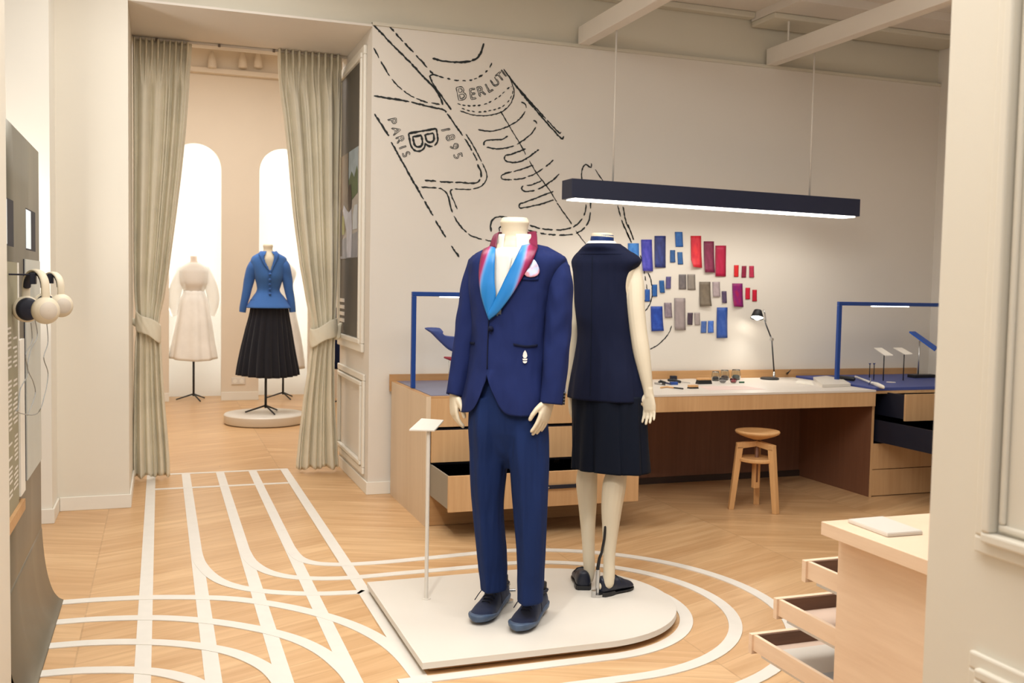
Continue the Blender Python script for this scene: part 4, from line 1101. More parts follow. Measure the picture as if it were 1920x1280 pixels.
loafer(wm, (1.838, 3.918, PZ), (2.036, 3.994, PZ))
loafer(wm, (1.806, 4.010, PZ), (1.880, 4.225, PZ))
# chrome support rod with calf clip
p = onz(1120, 1117, PZ)
sp_ = MB().tube([p, p+Vector((0, 0, .012))], .028, 24).tube([p, p+Vector((0, 0, .12))], .010, 14)
q = [planept(x, y, p, F.V) for x, y in ((1120, 1070), (1124, 1046), (1128, 1036), (1133, 1010), (1135, 988))]
sup = MB().add(sp_.v, sp_.f).build('support_rod', M['steel'], wm, smooth=True, angle=40)
MB().tube([p+Vector((0, 0, .11))]+q, [.009, .008, .007, .006, .006, .006], 8, True, True, .5).build('calf_clip', M['black'], sup, smooth=True)
MB().tube([p+Vector((-.022, -.01, .0)), p+Vector((-.022, -.01, .03))], .012, 16).build('clamp_knob', M['steel'], sup, smooth=True, angle=40)

# ------------------------------------------------------------------ curtains
YC = 7.42
def curtain(E, tie_py, label, seed, nf, hooks, tb, flip):
    """E: (py, xl, xr) outline of the curtain in the doorway plane"""
    rnd = random.Random(seed)
    topz = 3.085
    a = onplane(E[0][1], E[0][0], 1, YC); b = onplane(E[0][2], E[0][0], 1, YC)
    t = thing('curtain', ((a.x+b.x)/2, YC, .02), label, 'curtain', 'linen curtains in the doorway')
    T = []
    for py, xl, xr in E:
        p, q = onplane(xl, py, 1, YC), onplane(xr, py, 1, YC); T.append((-(p.z+q.z)/2, p.x, q.x))
    zt, zb = -T[0][0], -T[-1][0]; ztie = onplane(280 if flip > 0 else 605, tie_py, 1, YC).z
    NU, NV = 260, 120
    # the cloth is a run of uneven folds; each fold is (width, depth) and folds merge into broad ones below the heading
    wd = [rnd.uniform(.45, 1.6) for _ in range(nf)]; s_ = sum(wd); ed = [0]
    for w_ in wd: ed.append(ed[-1]+w_/s_)
    amp = [rnd.uniform(.5, 1.3) for _ in range(nf)]; drift = [rnd.uniform(-.35, .35) for _ in range(nf+1)]; drift[0] = drift[-1] = 0
    hp = 10
    rows = []
    for i in range(NV+1):
        z = zt+(zb-zt)*i/NV; v = i/NV
        xl, xr = sinterp(T, -z) if zb < z < zt else (T[0][1:] if z >= zt else T[-1][1:])
        pinch = math.exp(-((z-ztie)/.20)**2); width = xr-xl; row = []
        head = max(0, min(1, 1-(zt-z-.10)/.22)); body = 1-head
        e = [ed[k]+drift[k]*(.5/nf)*math.sin(v*2.6+k) for k in range(nf+1)]
        for j in range(NU+1):
            u = j/NU; k = 0
            while k < nf-1 and u > e[k+1]: k += 1
            f = min(1, max(0, (u-e[k])/(e[k+1]-e[k])))
            A = .062*amp[k]*(wd[k]/1.0)**.6*(1-.45*pinch)
            y = -A*abs(math.sin(pi*f))**.8*body
            y += -.012*amp[(k+1) % nf]*math.sin(3*pi*f)*body*(1-pinch)
            hf = (u*hp) % 1
            y += -head*(.070*abs(math.sin(pi*min(1, hf*1.9 if hf < .53 else 0)))**.5)*(1 if zt-z < .12 else .7)
            y -= .05*pinch*(1-(2*u-1)**2)
            x = xl+width*u+.006*math.sin(2*pi*f)*body
            zz = z+(.010*math.sin(u*17+seed) if i > NV-3 else 0)
            row.append(Vector((x, YC+y, zz)))
        rows.append(row)
    MB().grid(rows).build('drape', M['curtain'], t, smooth=True, solid=.003)
    # tieback: a wide folded band round the gathered cloth
    cxx = (onplane(tb[0], tie_py, 1, YC).x+onplane(tb[1], tie_py, 1, YC).x)/2; hw = (onplane(tb[1], tie_py, 1, YC).x-onplane(tb[0], tie_py, 1, YC).x)/2
    rings = []
    for i in range(13):
        u = i/12; ring = []
        for k in range(48):
            th = 2*pi*k/48; r_ = 1+.05*math.sin(pi*u)+.02*math.sin(9*th+u*9)
            slope = -flip*.045*math.cos(th)
            ring.append(Vector((cxx+(hw+.008)*r_*math.cos(th), YC-.035+.085*r_*math.sin(th), ztie-.065+.13*u+slope+.008*math.sin(3*th+5*u))))
        rings.append(ring)
    MB().loft(rings, False, False).build('tieback', M['curtain'], t, smooth=True, solid=.004)
    sx = cxx-flip*(hw+.01)
    MB().tube([(sx, YC-.02, ztie+flip*.03), (sx-flip*.02, YC, ztie+.04), (sx-flip*.035, YC+.01, ztie+.06)], [.03, .02, .012], 10, True, True, .6).build('tieback_end', M['curtain'], t, smooth=True)
    return t
curtain([(78, 249, 360), (140, 249, 356), (200, 249.5, 352), (300, 250, 343), (400, 250, 331), (500, 250.5, 318), (560, 252, 308), (605, 256, 299), (650, 252.5, 303), (750, 250, 309), (850, 248.5, 317), (891, 249, 319)],
        612, 'linen curtain tied back at the left side of the doorway', 1, 6, 0, (257, 299), 1)
curtain([(100, 520, 641), (160, 523, 640), (220, 531, 639), (300, 540, 637), (400, 549, 635), (500, 562, 633), (560, 573, 631), (620, 583, 628), (670, 579, 627), (750, 568, 628), (850, 557, 633), (876, 555, 635)],
        622, 'linen curtain tied back at the right side of the doorway, beside the photo panel', 3, 6, 0, (582, 628), -1)
ct = thing('curtain_track', (.57, YC, 3.08), 'thin curtain track with small brackets fixed under the doorway ceiling', 'curtain track')
MB().box((-.175, YC-.012, 3.082), (1.31, YC+.012, 3.098)).build('rail', M['ceil'], ct)
for x in (-.02, .40, .78, 1.15): MB().tube([(x, YC-.02, 3.076), (x, YC-.02, 3.094)], .009, 10).build('bracket', plain('dull_metal', (120, 108, 96), .5), ct)

# ------------------------------------------------------------------ dress forms in the rear room
rp = thing('round_plinth', (.97, 10.1, 0), 'low round cream plinth under the blue jacket dress form in the rear room', 'plinth')
MB().lathe((.99, 10.08, 0), [(.385, .008), (.395, .02), (.395, .09), (.385, .10)], 64).build('drum', M['white'], rp, smooth=True, angle=40)
MB().lathe((.99, 10.08, 0), [(.35, .0), (.35, .012)], 48).build('base_ring', M['oak'], rp)
def tripod(parent, x, y, z, h, L=.20, a0=.35):
    mb = MB().tube([(x, y, z+.05), (x, y, z+h)], .0125, 12); mb.build('pole', M['black'], parent, smooth=True)
    for k in range(3):
        a = a0+k*2*pi/3-pi/2; e = (x+L*math.cos(a), y+L*math.sin(a), z+.008)
        MB().tube([(x, y, z+.075), e], [.009, .008], 8).build('leg', M['black'], parent, smooth=True)
class Rear(Fig):
    def __init__(s, x, y, face=pi): Fig.__init__(s, x, y, face)
def pleats(F, T, steps, n, depth, N=180):
    out = []
    for i in range(steps+1):
        u = i/steps; y = T[0][0]+(T[-1][0]-T[0][0])*u; xl, xr, br = sinterp(T, y)
        rg = F.ring(xl, xr, y, 0, br, 2.1, N=N); o = []
        for j, p in enumerate(rg):
            th = 2*pi*j/N; d = (p-F.P-Vector((0, 0, p.z))).normalized()
            q = p+d*depth*(.15+.85*u)*math.sin(n*th+.8*math.sin(3*th)); q.z += .012*u*math.sin(2*th+1.3)
            o.append(q)
        out.append(o)
    return out
# blue jacket + black skirt
FB = Fig(1.00, 10.08, pi)
bf = thing('dress_form', (1.0, 10.08, .10), 'dress form wearing a blue peplum jacket and black pleated skirt on the round plinth', 'dress form')
tripod(bf, 1.0, 10.08, .10, .55)
MB().loft(ringtable(FB, [(458, 494, 511, 0, .9, 2), (461, 493, 512, 0, .9, 2), (468, 494, 511, 0, .9, 2), (475, 490, 516, 0, .8, 2), (490, 478, 530, 0, .55, 2.1), (520, 482, 526, 0, .6, 2.1)], 24)).build('bust', M['manikin'], bf, smooth=True)
BJ = [(471, 491, 516, .0, .8, 2), (476, 482, 526, 0, .62, 2.1), (482, 473, 536, 0, .5, 2.3), (490, 470, 538, 0, .5, 2.4), (505, 473, 535, 0, .62, 2.3), (520, 477, 532, 0, .72, 2.1), (535, 481, 527, 0, .68, 2), (545, 481, 525, 0, .66, 2), (556, 474, 533, 0, .68, 2), (566, 467, 541, 0, .7, 2), (577, 461, 548, 0, .72, 2.1)]
br_ = ringtable(FB, BJ, 60, N=96)
fsb = []; fi = 24
for i in range(60):
    y = 471+106*i/60
    for j in range(96):
        fc = 72 if FB.face.y < 0 and False else 24
        k = j-fc
        if y < 508 and abs(k+.5) < 6.0*(508-y)/37: continue
        fsb.append((i*96+j, i*96+(j+1) % 96, (i+1)*96+(j+1) % 96, (i+1)*96+j))
bj = MB().add([p for r in br_ for p in r], fsb).build('jacket', fabric('cornflower_wool', (62, 106, 172), fstr=.3), bf, smooth=True, solid=.005)
bvh_b = BVHTree.FromPolygons([p for r in br_ for p in r], [(i*96+j, i*96+(j+1) % 96, (i+1)*96+(j+1) % 96, (i+1)*96+j) for i in range(60) for j in range(96)])
bl = M['bluejk'] = fabric('cornflower_wool_fold', (58, 100, 166), fstr=.3)
for T in ([(479, 489, -.02, .040, 1), (474, 500, -.0, .052, 1.1), (468, 520, .0, .052, 1), (463, 545, .01, .044, 1), (457, 570, .02, .036, 1), (454.5, 585, .02, .032, 1)],
          [(529, 489, -.02, .040, 1), (534, 500, -.0, .052, 1.1), (538, 520, .0, .052, 1), (542, 545, .01, .044, 1), (547, 570, .02, .036, 1), (548.5, 585, .02, .032, 1)]):
    sleeve(FB, T).build('sleeve', bl, bj, smooth=True, solid=.004)
for A, B in (([(492, 472), (497, 490), (506, 508)], [(484, 474), (489, 484), (495, 496), (506, 510)]), ([(514, 471), (513, 486), (507, 508)], [(523, 475), (520, 486), (516, 494), (508, 510)])):
    r = drape_strip(bvh_b, A, B, .012, 4, 14)
    if len(r) > 2: MB().grid(r).build('lapel', bl, bj, smooth=True, solid=.006)
for y in (514, 524, 533, 542, 551):
    p = drape(bvh_b, 506, y, .003)
    if p: MB().tube([p, p-Vector((0, .012, 0))], .013, 14, True, True).build('button', bl, bj, smooth=True)
MB().loft(pleats(FB, [(562, 470, 537, .62), (580, 470, 540, .62), (620, 461, 546, .64), (660, 452, 552, .64), (704, 445, 559, .64)], 30, 22, .018), False, False).build('skirt', fabric('black_pleated_wool', (28, 29, 38), fstr=.2), bf, smooth=True, solid=.004, fixn=False)
# white form in the left niche
FWt = Fig(.375, 12.16, pi)
wf = thing('dress_form', (.375, 12.16, 0), 'dress form in a sheer white blouse and long white skirt in the left niche', 'dress form')
tripod(wf, .375, 12.16, 0, .6)
MB().loft(ringtable(FWt, [(480, 357, 369, 0, .9, 2), (492, 356, 371, 0, .9, 2), (500, 345, 382, 0, .6, 2.1), (512, 341, 386, 0, .6, 2.2), (530, 346, 382, 0, .7, 2.1), (548, 349, 377, 0, .7, 2)], 24)).build('bust', plain('blush_form', (232, 214, 196), .7), wf, smooth=True)
wm_ = fabric('white_organza', (248, 244, 236), fstr=.5, sheen=.3)
mt, nt, b_ = newmat('sheer_white'); b_.inputs['Base Color'].default_value = lin((250, 246, 238)); b_.inputs['Alpha'].default_value = .62; b_.inputs['Roughness'].default_value = .8
wj = MB().loft(ringtable(FWt, [(492, 353, 374, 0, .9, 2), (499, 341, 386, 0, .66, 2.1), (508, 334, 393, 0, .66, 2.2), (530, 334, 392, 0, .75, 2.1), (545, 344, 383, 0, .75, 2), (556, 343, 384, 0, .75, 2)], 24), False, False).build('blouse', mt, wf, smooth=True)
for s_ in (-1, 1): sleeve(FWt, [(363+s_*22, 505, 0, .05, 1), (363+s_*31, 530, 0, .075, 1), (363+s_*38, 560, 0, .07, 1), (363+s_*37, 585, 0, .045, 1), (363+s_*35, 592, 0, .03, 1)]).build('sleeve', mt, wj, smooth=True)
MB().loft(pleats(FWt, [(545, 345, 382, .75), (553, 343, 385, .75), (560, 338, 389, .8), (600, 331, 396, .85), (640, 324, 401, .85), (673, 319, 406, .85)], 24, 9, .015), False, False).build('skirt', wm_, wf, smooth=True, solid=.004, fixn=False)
# pale form in the right niche, mostly behind the blue one
FQ = Fig(1.41, 12.15, pi)
qf = thing('dress_form', (1.41, 12.15, 0), 'pale cream dress form in the right niche behind the blue jacket', 'dress form')
tripod(qf, 1.41, 12.15, 0, .5)
MB().loft(ringtable(FQ, [(483, 527, 538, 0, .9, 2), (492, 526, 539, 0, .9, 2), (500, 515, 551, 0, .6, 2.2), (512, 510, 556, 0, .6, 2.2), (540, 518, 548, 0, .7, 2), (570, 514, 553, 0, .8, 2), (640, 500, 566, 0, .85, 2), (690, 494, 572, 0, .85, 2)], 30)).build('gown', wm_, qf, smooth=True)
# dark skirted form glimpsed between curtain and pillar
FD = Fig(1.98, 11.3, pi)
df = thing('dress_form', (1.98, 11.3, 0), 'dress form with a navy skirt glimpsed between the right curtain and the pillar', 'dress form')
tripod(df, 1.98, 11.3, 0, .5)
MB().loft(ringtable(FD, [(478, 632, 644, 0, .9, 2), (490, 626, 650, 0, .7, 2), (500, 618, 660, 0, .6, 2), (520, 616, 664, 0, .65, 2), (545, 622, 656, 0, .7, 2), (576, 616, 662, 0, .8, 2)], 24)).build('blouse', wm_, df, smooth=True)
MB().loft(pleats(FD, [(572, 618, 660, .75), (590, 614, 666, .75), (640, 604, 676, .8), (688, 596, 684, .8)], 20, 14, .015), False, False).build('skirt', M['darknavy'], df, smooth=True, solid=.004, fixn=False)

# ------------------------------------------------------------------ stool
sc_ = Vector((3.655, 5.41, 0)); so = thing('stool', sc_, 'three-legged honey oak stool with a round swivel seat under the bench desk', 'stool')
def onv(px, py, x, y):
    v = Vector((x, y, 0)).normalized(); return planept(px, py, Vector((x, y, 0)), v)
c = onv(1420.5, 806, sc_.x, sc_.y); zt_ = c.z; x_, y_ = c.x, c.y
MB().lathe((x_, y_, zt_-.060), [(.03, 0), (.07, .012), (.115, .028), (.138, .040), (.143, .050), (.139, .058), (.12, .056), (.07, .050), (.01, .048)], 48).build('seat', M['stoolw'], so, smooth=True)
MB().tube([(x_, y_, zt_-.055), (x_, y_, .18)], .012, 12).build('screw_post', M['brown'], so, smooth=True)
feet = [onz(1378, 954), onz(1454, 963), onz(1418, 945)]
tops = [onv(1392, 826, feet[0].x+.03, feet[0].y-.01), onv(1452, 828, feet[1].x-.01, feet[1].y+.02), None]
c0 = Vector((x_, y_, 0)); hubz = zt_-.085
for i, f in enumerate(feet):
    d = (f-c0); d.z = 0; dn = d.normalized(); sd = Vector((-dn.y, dn.x, 0))
    top = c0+dn*(.115)+Vector((0, 0, hubz-.022)); f = f+Vector((0, 0, 0))
    foot = c0+dn*max(.16, min(.19, d.length))
    mb = MB()
    rings = []
    for p, wd in ((top, .021), (foot, .016)):
        rings.append([p+sd*.019+dn*wd, p-sd*.019+dn*wd, p-sd*.019-dn*wd, p+sd*.019-dn*wd])
    mb.loft(rings)
    # arm running in to the hub
    hub = c0+Vector((0, 0, hubz)); rings = []
    for p, h in ((top+dn*.02+Vector((0, 0, .004)), .020), (hub, .018)):
        rings.append([p+sd*.019+Vector((0, 0, h)), p-sd*.019+Vector((0, 0, h)), p-sd*.019-Vector((0, 0, h)), p+sd*.019-Vector((0, 0, h))])
    mb.loft(rings)
    mb.build('leg', M['stoolw'], so, bevel=.003)
mb = MB(); n = 40; mb.lathe((x_, y_, .315), [(.105, 0), (.118, .006), (.118, .020), (.112, .026)], n).build('foot_shelf', M['stoolw'], so, smooth=True, angle=40)
MB().box((x_-.022, y_-.01, .14), (x_+.022, y_+.02, .33)).build('post_block', M['stoolw'], so, bevel=.003)

# ------------------------------------------------------------------ things on the bench
ZD = .752
lb = onz(1443, 711, ZD)
tl = thing('desk_lamp', lb, 'black jointed desk lamp switched on at the back of the white desk top', 'lamp')
lp = lambda x, y: onv(x, y, lb.x, lb.y)
MB().lathe(lb, [(.067, 0), (.07, .004), (.07, .010), (.06, .016), (.012, .018)], 40).build('base', M['black'], tl, smooth=True, angle=40)
j0, j1, j2, j3 = lp(1451, 706), lp(1451, 690), lp(1447, 636), lp(1433, 600)
MB().tube([j0-Vector((0, 0, .02)), j0, lp(1451.5, 697)], [.010, .010, .008], 12).build('pivot', M['steel'], tl, smooth=True)
MB().tube([lp(1451.5, 698), j2], .0052, 10).build('arm', M['black'], tl, smooth=True)
MB().tube([j2+Vector((0, -.012, 0)), j2+Vector((0, .012, 0))], .011, 14).tube([lp(1448, 640), lp(1445, 630)], .006, 8).build('joint', M['steel'], tl, smooth=True, angle=40)
MB().tube([j2, j3], .0052, 10).build('arm', M['black'], tl, smooth=True)
hd = lp(1419.5, 596); axis = Vector((-.28, -.30, -1)).normalized()
def coneat(c, ax, prof, N=32):
    t = ax.normalized(); n1 = t.orthogonal().normalized(); n2 = t.cross(n1)
    return MB().loft([[c+t*z+n1*math.cos(2*pi*k/N)*r+n2*math.sin(2*pi*k/N)*r for k in range(N)] for r, z in prof], False, False)
MB_ = coneat(hd, axis, [(.001, -.062), (.028, -.062), (.030, -.058), (.050, 0)]); hdm = MB_.build('lamp_shade', M['black'], tl, smooth=True, solid=.002, angle=35)
MB().tube([hd+axis*-.030, hd+axis*-.010], [.024, .026], 16, True, True).build('bulb', emis('lamp_bulb', (255, 246, 230), 22), tl, smooth=True)
coneat(hd, axis, [(.001, -.008), (.0465, -.008)]).build('shade_disc', emis('lamp_opal', (255, 248, 236), 9), tl)
spot('desk_lamp_light', hd+axis*.02, hd+axis, 3.5, 120, .8, .03, (1, .95, .86))
MB().tube([lp(1436, 603), lp(1434, 586), lp(1431, 581)], .005, 8).build('hinge', M['steel'], tl, smooth=True)

Q3 = lambda x, y: (1200+x*.15625, 560+y*.15625)
def DT(x, y, z=ZD): return onz(*Q3(x, y), z)
def brush(p, ang, L, W, Hh, label, flip=False, tall=.03):
    """a polishing brush: oak back with dark bristles"""
    a = Vector((math.cos(ang), math.sin(ang), 0)); b = Vector((-a.y, a.x, 0))
    t = thing('polishing_brush', p, label, 'brush', 'polishing brushes on the desk')
    z1, z2 = (0, tall) if not flip else (.012, .012+tall)
    mk = lambda w0, w1, l0, l1, za, zb: MB().loft([[p+a*sx*l0+b*sy*w0+Vector((0, 0, za)) for sx, sy in ((-1, -1), (1, -1), (1, 1), (-1, 1))], [p+a*sx*l1+b*sy*w1+Vector((0, 0, zb)) for sx, sy in ((-1, -1), (1, -1), (1, 1), (-1, 1))]])
    if flip:
        mk(W*.9, W, L*.92, L*.95, 0, .014).build('brush_back', M['stoolw'], t, bevel=.003); mk(W*.8, W*1.0, L*.88, L, .014, .014+tall).build('bristles', M['black'], t)
    else:
        mk(W, W*.8, L, L*.9, 0, tall).build('bristles', M['black'], t); mk(W, W*.95, L*.95, L*.9, tall, tall+.014).build('brush_back', M['stoolw'], t, bevel=.003)
brush(DT(520, 945), .0, .058, .02, 0, 'dark brush standing bristles up behind the other brushes', True, .028)
brush(DT(765, 1020), .02, .056, .022, 0, 'oak-backed brush resting on its black bristles in front of the glass jars', False, .028)
brush(DT(635, 1075), .0, .036, .018, 0, 'small brown brush at the front edge of the white desk top', False, .010)
def jar(p, r, h, label, fill, wide=False):
    t = thing('glass_jar', p, label, 'jar', 'glass jars on the desk')
    if wide: prof = [(.012, 0), (r*.7, .004), (r, h*.55), (r*.98, h)]; inn = [(r*.95, h), (r*.96, h*.55), (r*.64, .008), (.01, .008)]
    else: prof = [(.01, 0), (r*.8, .001), (r, h*.22), (r, h*.6), (r*.85, h*.9), (r*.85, h)]; inn = [(r*.80, h), (r*.80, h*.9), (r*.94, h*.6), (r*.94, h*.22), (r*.76, .006), (.01, .006)]
    N = 28; MB().loft([[p+Vector((q*math.cos(2*pi*k/N), q*math.sin(2*pi*k/N), z)) for k in range(N)] for q, z in prof+inn]).build('glass_body', M['glass'], t, smooth=True)
    o = MB().lathe(p, [(.01, .009), (r*.72, .009), (r*.86, h*.3), (r*.6, h*.45), (.01, h*.48)], 20).build('contents', plain('jar_fill', fill, .7, .3, 60), t, smooth=True)
jar(DT(905, 985), .030, .070, 'glass jar with dark grey contents, leftmost at the back', (60, 58, 62))
jar(DT(1015, 975), .033, .075, 'glass jar with brown contents in the middle of the back row', (96, 66, 60))
jar(DT(1150, 970), .035, .076, 'glass jar with grey-green contents, rightmost at the back', (84, 92, 88))
jar(DT(992, 1010), .027, .036, 'low clear glass bowl in front of the brown jar', (150, 140, 140), True)
jar(DT(1120, 1012), .026, .034, 'low glass bowl holding red pigment in front of the right jar', (170, 24, 50), True)
o = MB().tube([DT(1190, 1000, ZD+.006), DT(1250, 1000, ZD+.006)], .006, 8).build('green_stick', plain('green_stick_paint', (20, 84, 50), .5)); tag(o, 'small green crayon lying beside the glass bowls', 'crayon')
def tool(pts, r, mats, name, label, cat, grp=None):
    t = thing(name, DT(*pts[0], ZD), label, cat, grp)
    P = [DT(x, y, ZD+r[0]) for x, y in pts]; k = len(P)//2
    MB().tube(P[:k+1], r[0], 8, True, True).build('tool_handle', mats[0], t, smooth=True); MB().tube(P[k:], r[1], 8, True, True, .6).build('tool_blade', mats[1], t, smooth=True)
tool([(180, 1010), (215, 1016), (260, 1020), (300, 1030)], (.007, .005), (M['steel'], M['black']), 'shoemaking_tool', 'metal and black hand tool at the left end of the desk clutter', 'tool', 'hand tools on the desk')
tool([(230, 1000), (240, 985), (300, 1005), (365, 1022)], (.009, .006), (M['black'], plain('navy_grip', (28, 40, 84), .5)), 'shoemaking_tool', 'black and navy hand tool nearest the mannequin arm', 'tool', 'hand tools on the desk')
tool([(250, 1065), (320, 1055), (400, 1065), (515, 1078)], (.006, .005), (M['stoolw'], M['black']), 'shoemaking_tool', 'long thin tool with a pale handle at the desk front edge', 'tool', 'hand tools on the desk')
tool([(345, 975), (400, 975), (480, 995), (600, 1010)], (.010, .003), (M['black'], M['steel']), 'shoemaking_tool', 'dark handled awl with a long thin shaft on the desk', 'tool', 'hand tools on the desk')
p = DT(405, 1030); o = MB().obox(p+Vector((0, 0, .010)), Vector((.026, -.004, 0)), Vector((.003, .016, 0)), Vector((0, 0, .010))).build('blue_block', plain('cobalt_box', (36, 74, 150), .5), bevel=.002); tag(o, 'small cobalt blue box among the hand tools', 'box')
p = DT(400, 968); o = MB().obox(p+Vector((0, 0, .014)), Vector((.024, 0, 0)), Vector((0, .016, 0)), Vector((0, 0, .014))).build('tin', M['inner'], bevel=.004); tag(o, 'small dark polish tin in front of the upturned brush', 'tin')
o = MB().prism([DT(*q) for q in ((700, 1050), (880, 1046), (1260, 1046), (1510, 1088), (830, 1096))], (0, 0, .0008)).build('paper_sheet', plain('rosy_paper', (222, 198, 190), .7)); tag(o, 'pinkish paper sheet lying flat on the white desk top', 'paper')
o = MB().prism([DT(*q) for q in ((450, 965), (640, 955), (700, 1010), (480, 1015))], (0, 0, .0008)).build('paper_sheet', M['white']); tag(o, 'white paper sheet under the dark brushes', 'paper')
# book stack near the right end and small plug cable
Q4 = lambda x, y: (1460+x*.17186, 540+y*.17186)
E4 = lambda x, y, z=ZD: onz(*Q4(x, y), z)
o = MB().prism([E4(*q) for q in ((475, 1085), (785, 1072), (700, 1022), (520, 985), (375, 1000))], (0, 0, .022)).build('catalogue', M['white'], bevel=.002); tag(o, 'white catalogue lying at the right end of the white desk top', 'book')
o = MB().prism([E4(*q) for q in ((180, 1035), (380, 1056), (360, 1018), (215, 1000))], (0, 0, .004)).build('paper_sheet', M['joinery']); tag(o, 'pale sheet left of the white catalogue', 'paper')
o = MB().tube([E4(80, 940, ZD+.014), E4(100, 925, ZD+.04), onplane(*Q4(130, 895), 1, 6.42)], [.012, .006, .003], 8, True, True).build('power_plug', M['black']); tag(o, 'small dark plug and cord against the oak backsplash', 'plug')
# on the blue mat
ZM = .765
def F4(x, y, z=ZM): return onz(*Q4(x, y), z)
o = MB().tube([F4(665, 975, ZM+.018), F4(815, 990, ZM+.018)], .016, 10, True, True).build('black_roll', M['black'], smooth=True); tag(o, 'black leather roll at the foot of the right blue light frame', 'roll')
t = thing('lasting_pliers', F4(1000, 1040), 'long silver pliers lying across the royal blue mat', 'pliers')
MB().tube([F4(835, 965, ZM+.016), F4(930, 1000, ZM+.016), F4(1020, 1035, ZM+.016)], .008, 10, True, True, .6).build('tool_handle', M['joinery'], t, smooth=True)
MB().tube([F4(1020, 1035, ZM+.014), F4(1080, 1055, ZM+.014), F4(1145, 1080, ZM+.014)], [.011, .017, .012], 12, True, True, .7).build('tool_blade', M['joinery'], t, smooth=True)
MB().tube([F4(985, 1050, ZM+.005), F4(1000, 1020, ZM+.03), F4(1005, 985, ZM+.05)], .004, 8).build('lever', M['steel'], t, smooth=True)
c_ = F4(1225, 1028); o = MB().lathe(c_, [(.033, 0), (.033, .003)], 32).build('round_disc', M['white']); tag(o, 'flat round white disc lying on the royal blue mat', 'disc')
def pin(x, yb, yt, label, name='display_pin', grp='short display pins on the mat'):
    b = F4(x, yb); t = thing(name, b, label, 'pin', grp); top = onv(*Q4(x+5, yt), b.x, b.y)
    MB().tube([b, Vector((b.x, b.y, top.z))], .0035, 8).build('stem', M['black'], t, smooth=True); MB().tube([top, top+Vector((0, 0, .012))], [.003, .011], 12).build('cup', M['steel'], t, smooth=True, angle=40)
pin(990, 975, 835, 'short dark pin with a clear cup, left one of the pair on the blue mat'); pin(1036, 1000, 835, 'short dark pin with a clear cup, right one of the pair on the blue mat')
def sign(x, yb, q, label):
    b = F4(x, yb); t = thing('caption_stand', b, label, 'stand', 'tilted caption tablets on the blue mat')
    v = Vector((b.x, b.y, 0)).normalized(); P = []
    for i, (u, w_) in enumerate(q): P.append(planept(*Q4(u, w_), b+(v*.05 if i in (0, 1) else -v*.05), v))
    MB().prism(P, (0, 0, .005)).build('tablet', M['white'], t)
    c = sum(P, Vector())/4; MB().tube([b, Vector((b.x, b.y, c.z))], .004, 8).build('post', M['black'], t, smooth=True)
sign(1140, 1010, ((1040, 657), (1125, 657), (1248, 737), (1160, 739)), 'small white tilted caption tablet on a thin post, left one on the blue mat')
sign(1358, 1005, ((1250, 655), (1345, 655), (1462, 722), (1378, 728)), 'small white tilted caption tablet on a thin post, right one on the blue mat')
b = F4(1520, 975); t = thing('tablet_stand', b, 'slanted bright blue panel on a thin post at the far right of the bench', 'stand'); v = Vector((b.x, b.y, 0)).normalized()
P = [planept(*Q4(u, w_), b+v*dv, v) for u, w_, dv in ((1420, 487, .06), (1490, 487, .09), (1720, 650, .09), (1700, 690, -.09))]
P = [planept(*Q4(1422, 487), b-v*.0, v), planept(*Q4(1490, 487), b+v*.08, v), planept(*Q4(1735, 660), b+v*.08, v), planept(*Q4(1700, 690), b-v*.0, v)]
MB().prism(P, (0, 0, .012)).build('panel', plain('bright_blue_panel', (10, 92, 200), .4, .1, 6), t, bevel=.002)
tz_ = onv(*Q4(1530, 575), b.x, b.y); MB().tube([b, Vector((b.x, b.y, tz_.z))], .005, 8).build('post', M['steel'], t, smooth=True)
MB().obox(b+Vector((.04, 0, .012)), Vector((.11, .0, 0)), Vector((0, .04, 0)), Vector((0, 0, .012))).build('foot_tray', M['black'], t, bevel=.003)
# leather shoe upper under the left frame
def L2(x, y): return (700+x*.3748, 520+y*.3748)
t = thing('leather_upper', (1.72, 6.05, .77), 'blue leather shoe upper held up behind the suit under the left light frame', 'shoe upper')
out = [(257, 252), (330, 252), (334, 268), (350, 285), (375, 292), (430, 296), (470, 300), (470, 380), (420, 378), (375, 360), (330, 320), (290, 280)]
P = [onplane(*L2(*q), 1, 6.02) for q in crs(out, 4, True)]
cc = sum(P, Vector())/len(P)
mb = MB(); mb.loft([[p+Vector((0, 0, 0)) for p in P], [p+(cc-p)*.12+Vector((0, -.012, 0)) for p in P], [p+(cc-p)*.3+Vector((0, -.018, 0)) for p in P]]); mb.build('vamp', plain('blue_calf', (58, 76, 140), .45, .08, 10), t, smooth=True, angle=50)
hx = onplane(*L2(300, 330), 1, 6.05).x+.12
MB().tube([(hx+.05, 6.035, .77), (hx+.05, 6.035, onplane(*L2(400, 350), 1, 6.04).z)], .005, 8).build('post', M['glass'], t, smooth=True)
p = onplane(*L2(366, 402), 1, 5.99); o = thing('shoe_tip', p, 'small red and black shoe piece peeping out behind the suit sleeve', 'shoe part'); 
MB().tube([p+Vector((-.012, 0, .003)), p+Vector((.03, 0, -.006))], [.006, .013], 10, True, True, .6).build('tip', plain('red_leather', (150, 50, 60), .4), o, smooth=True)
MB().tube([p+Vector((.02, .01, 0)), Vector((p.x+.02, p.y+.01, .77))], .004, 8).build('post', M['glass'], o)

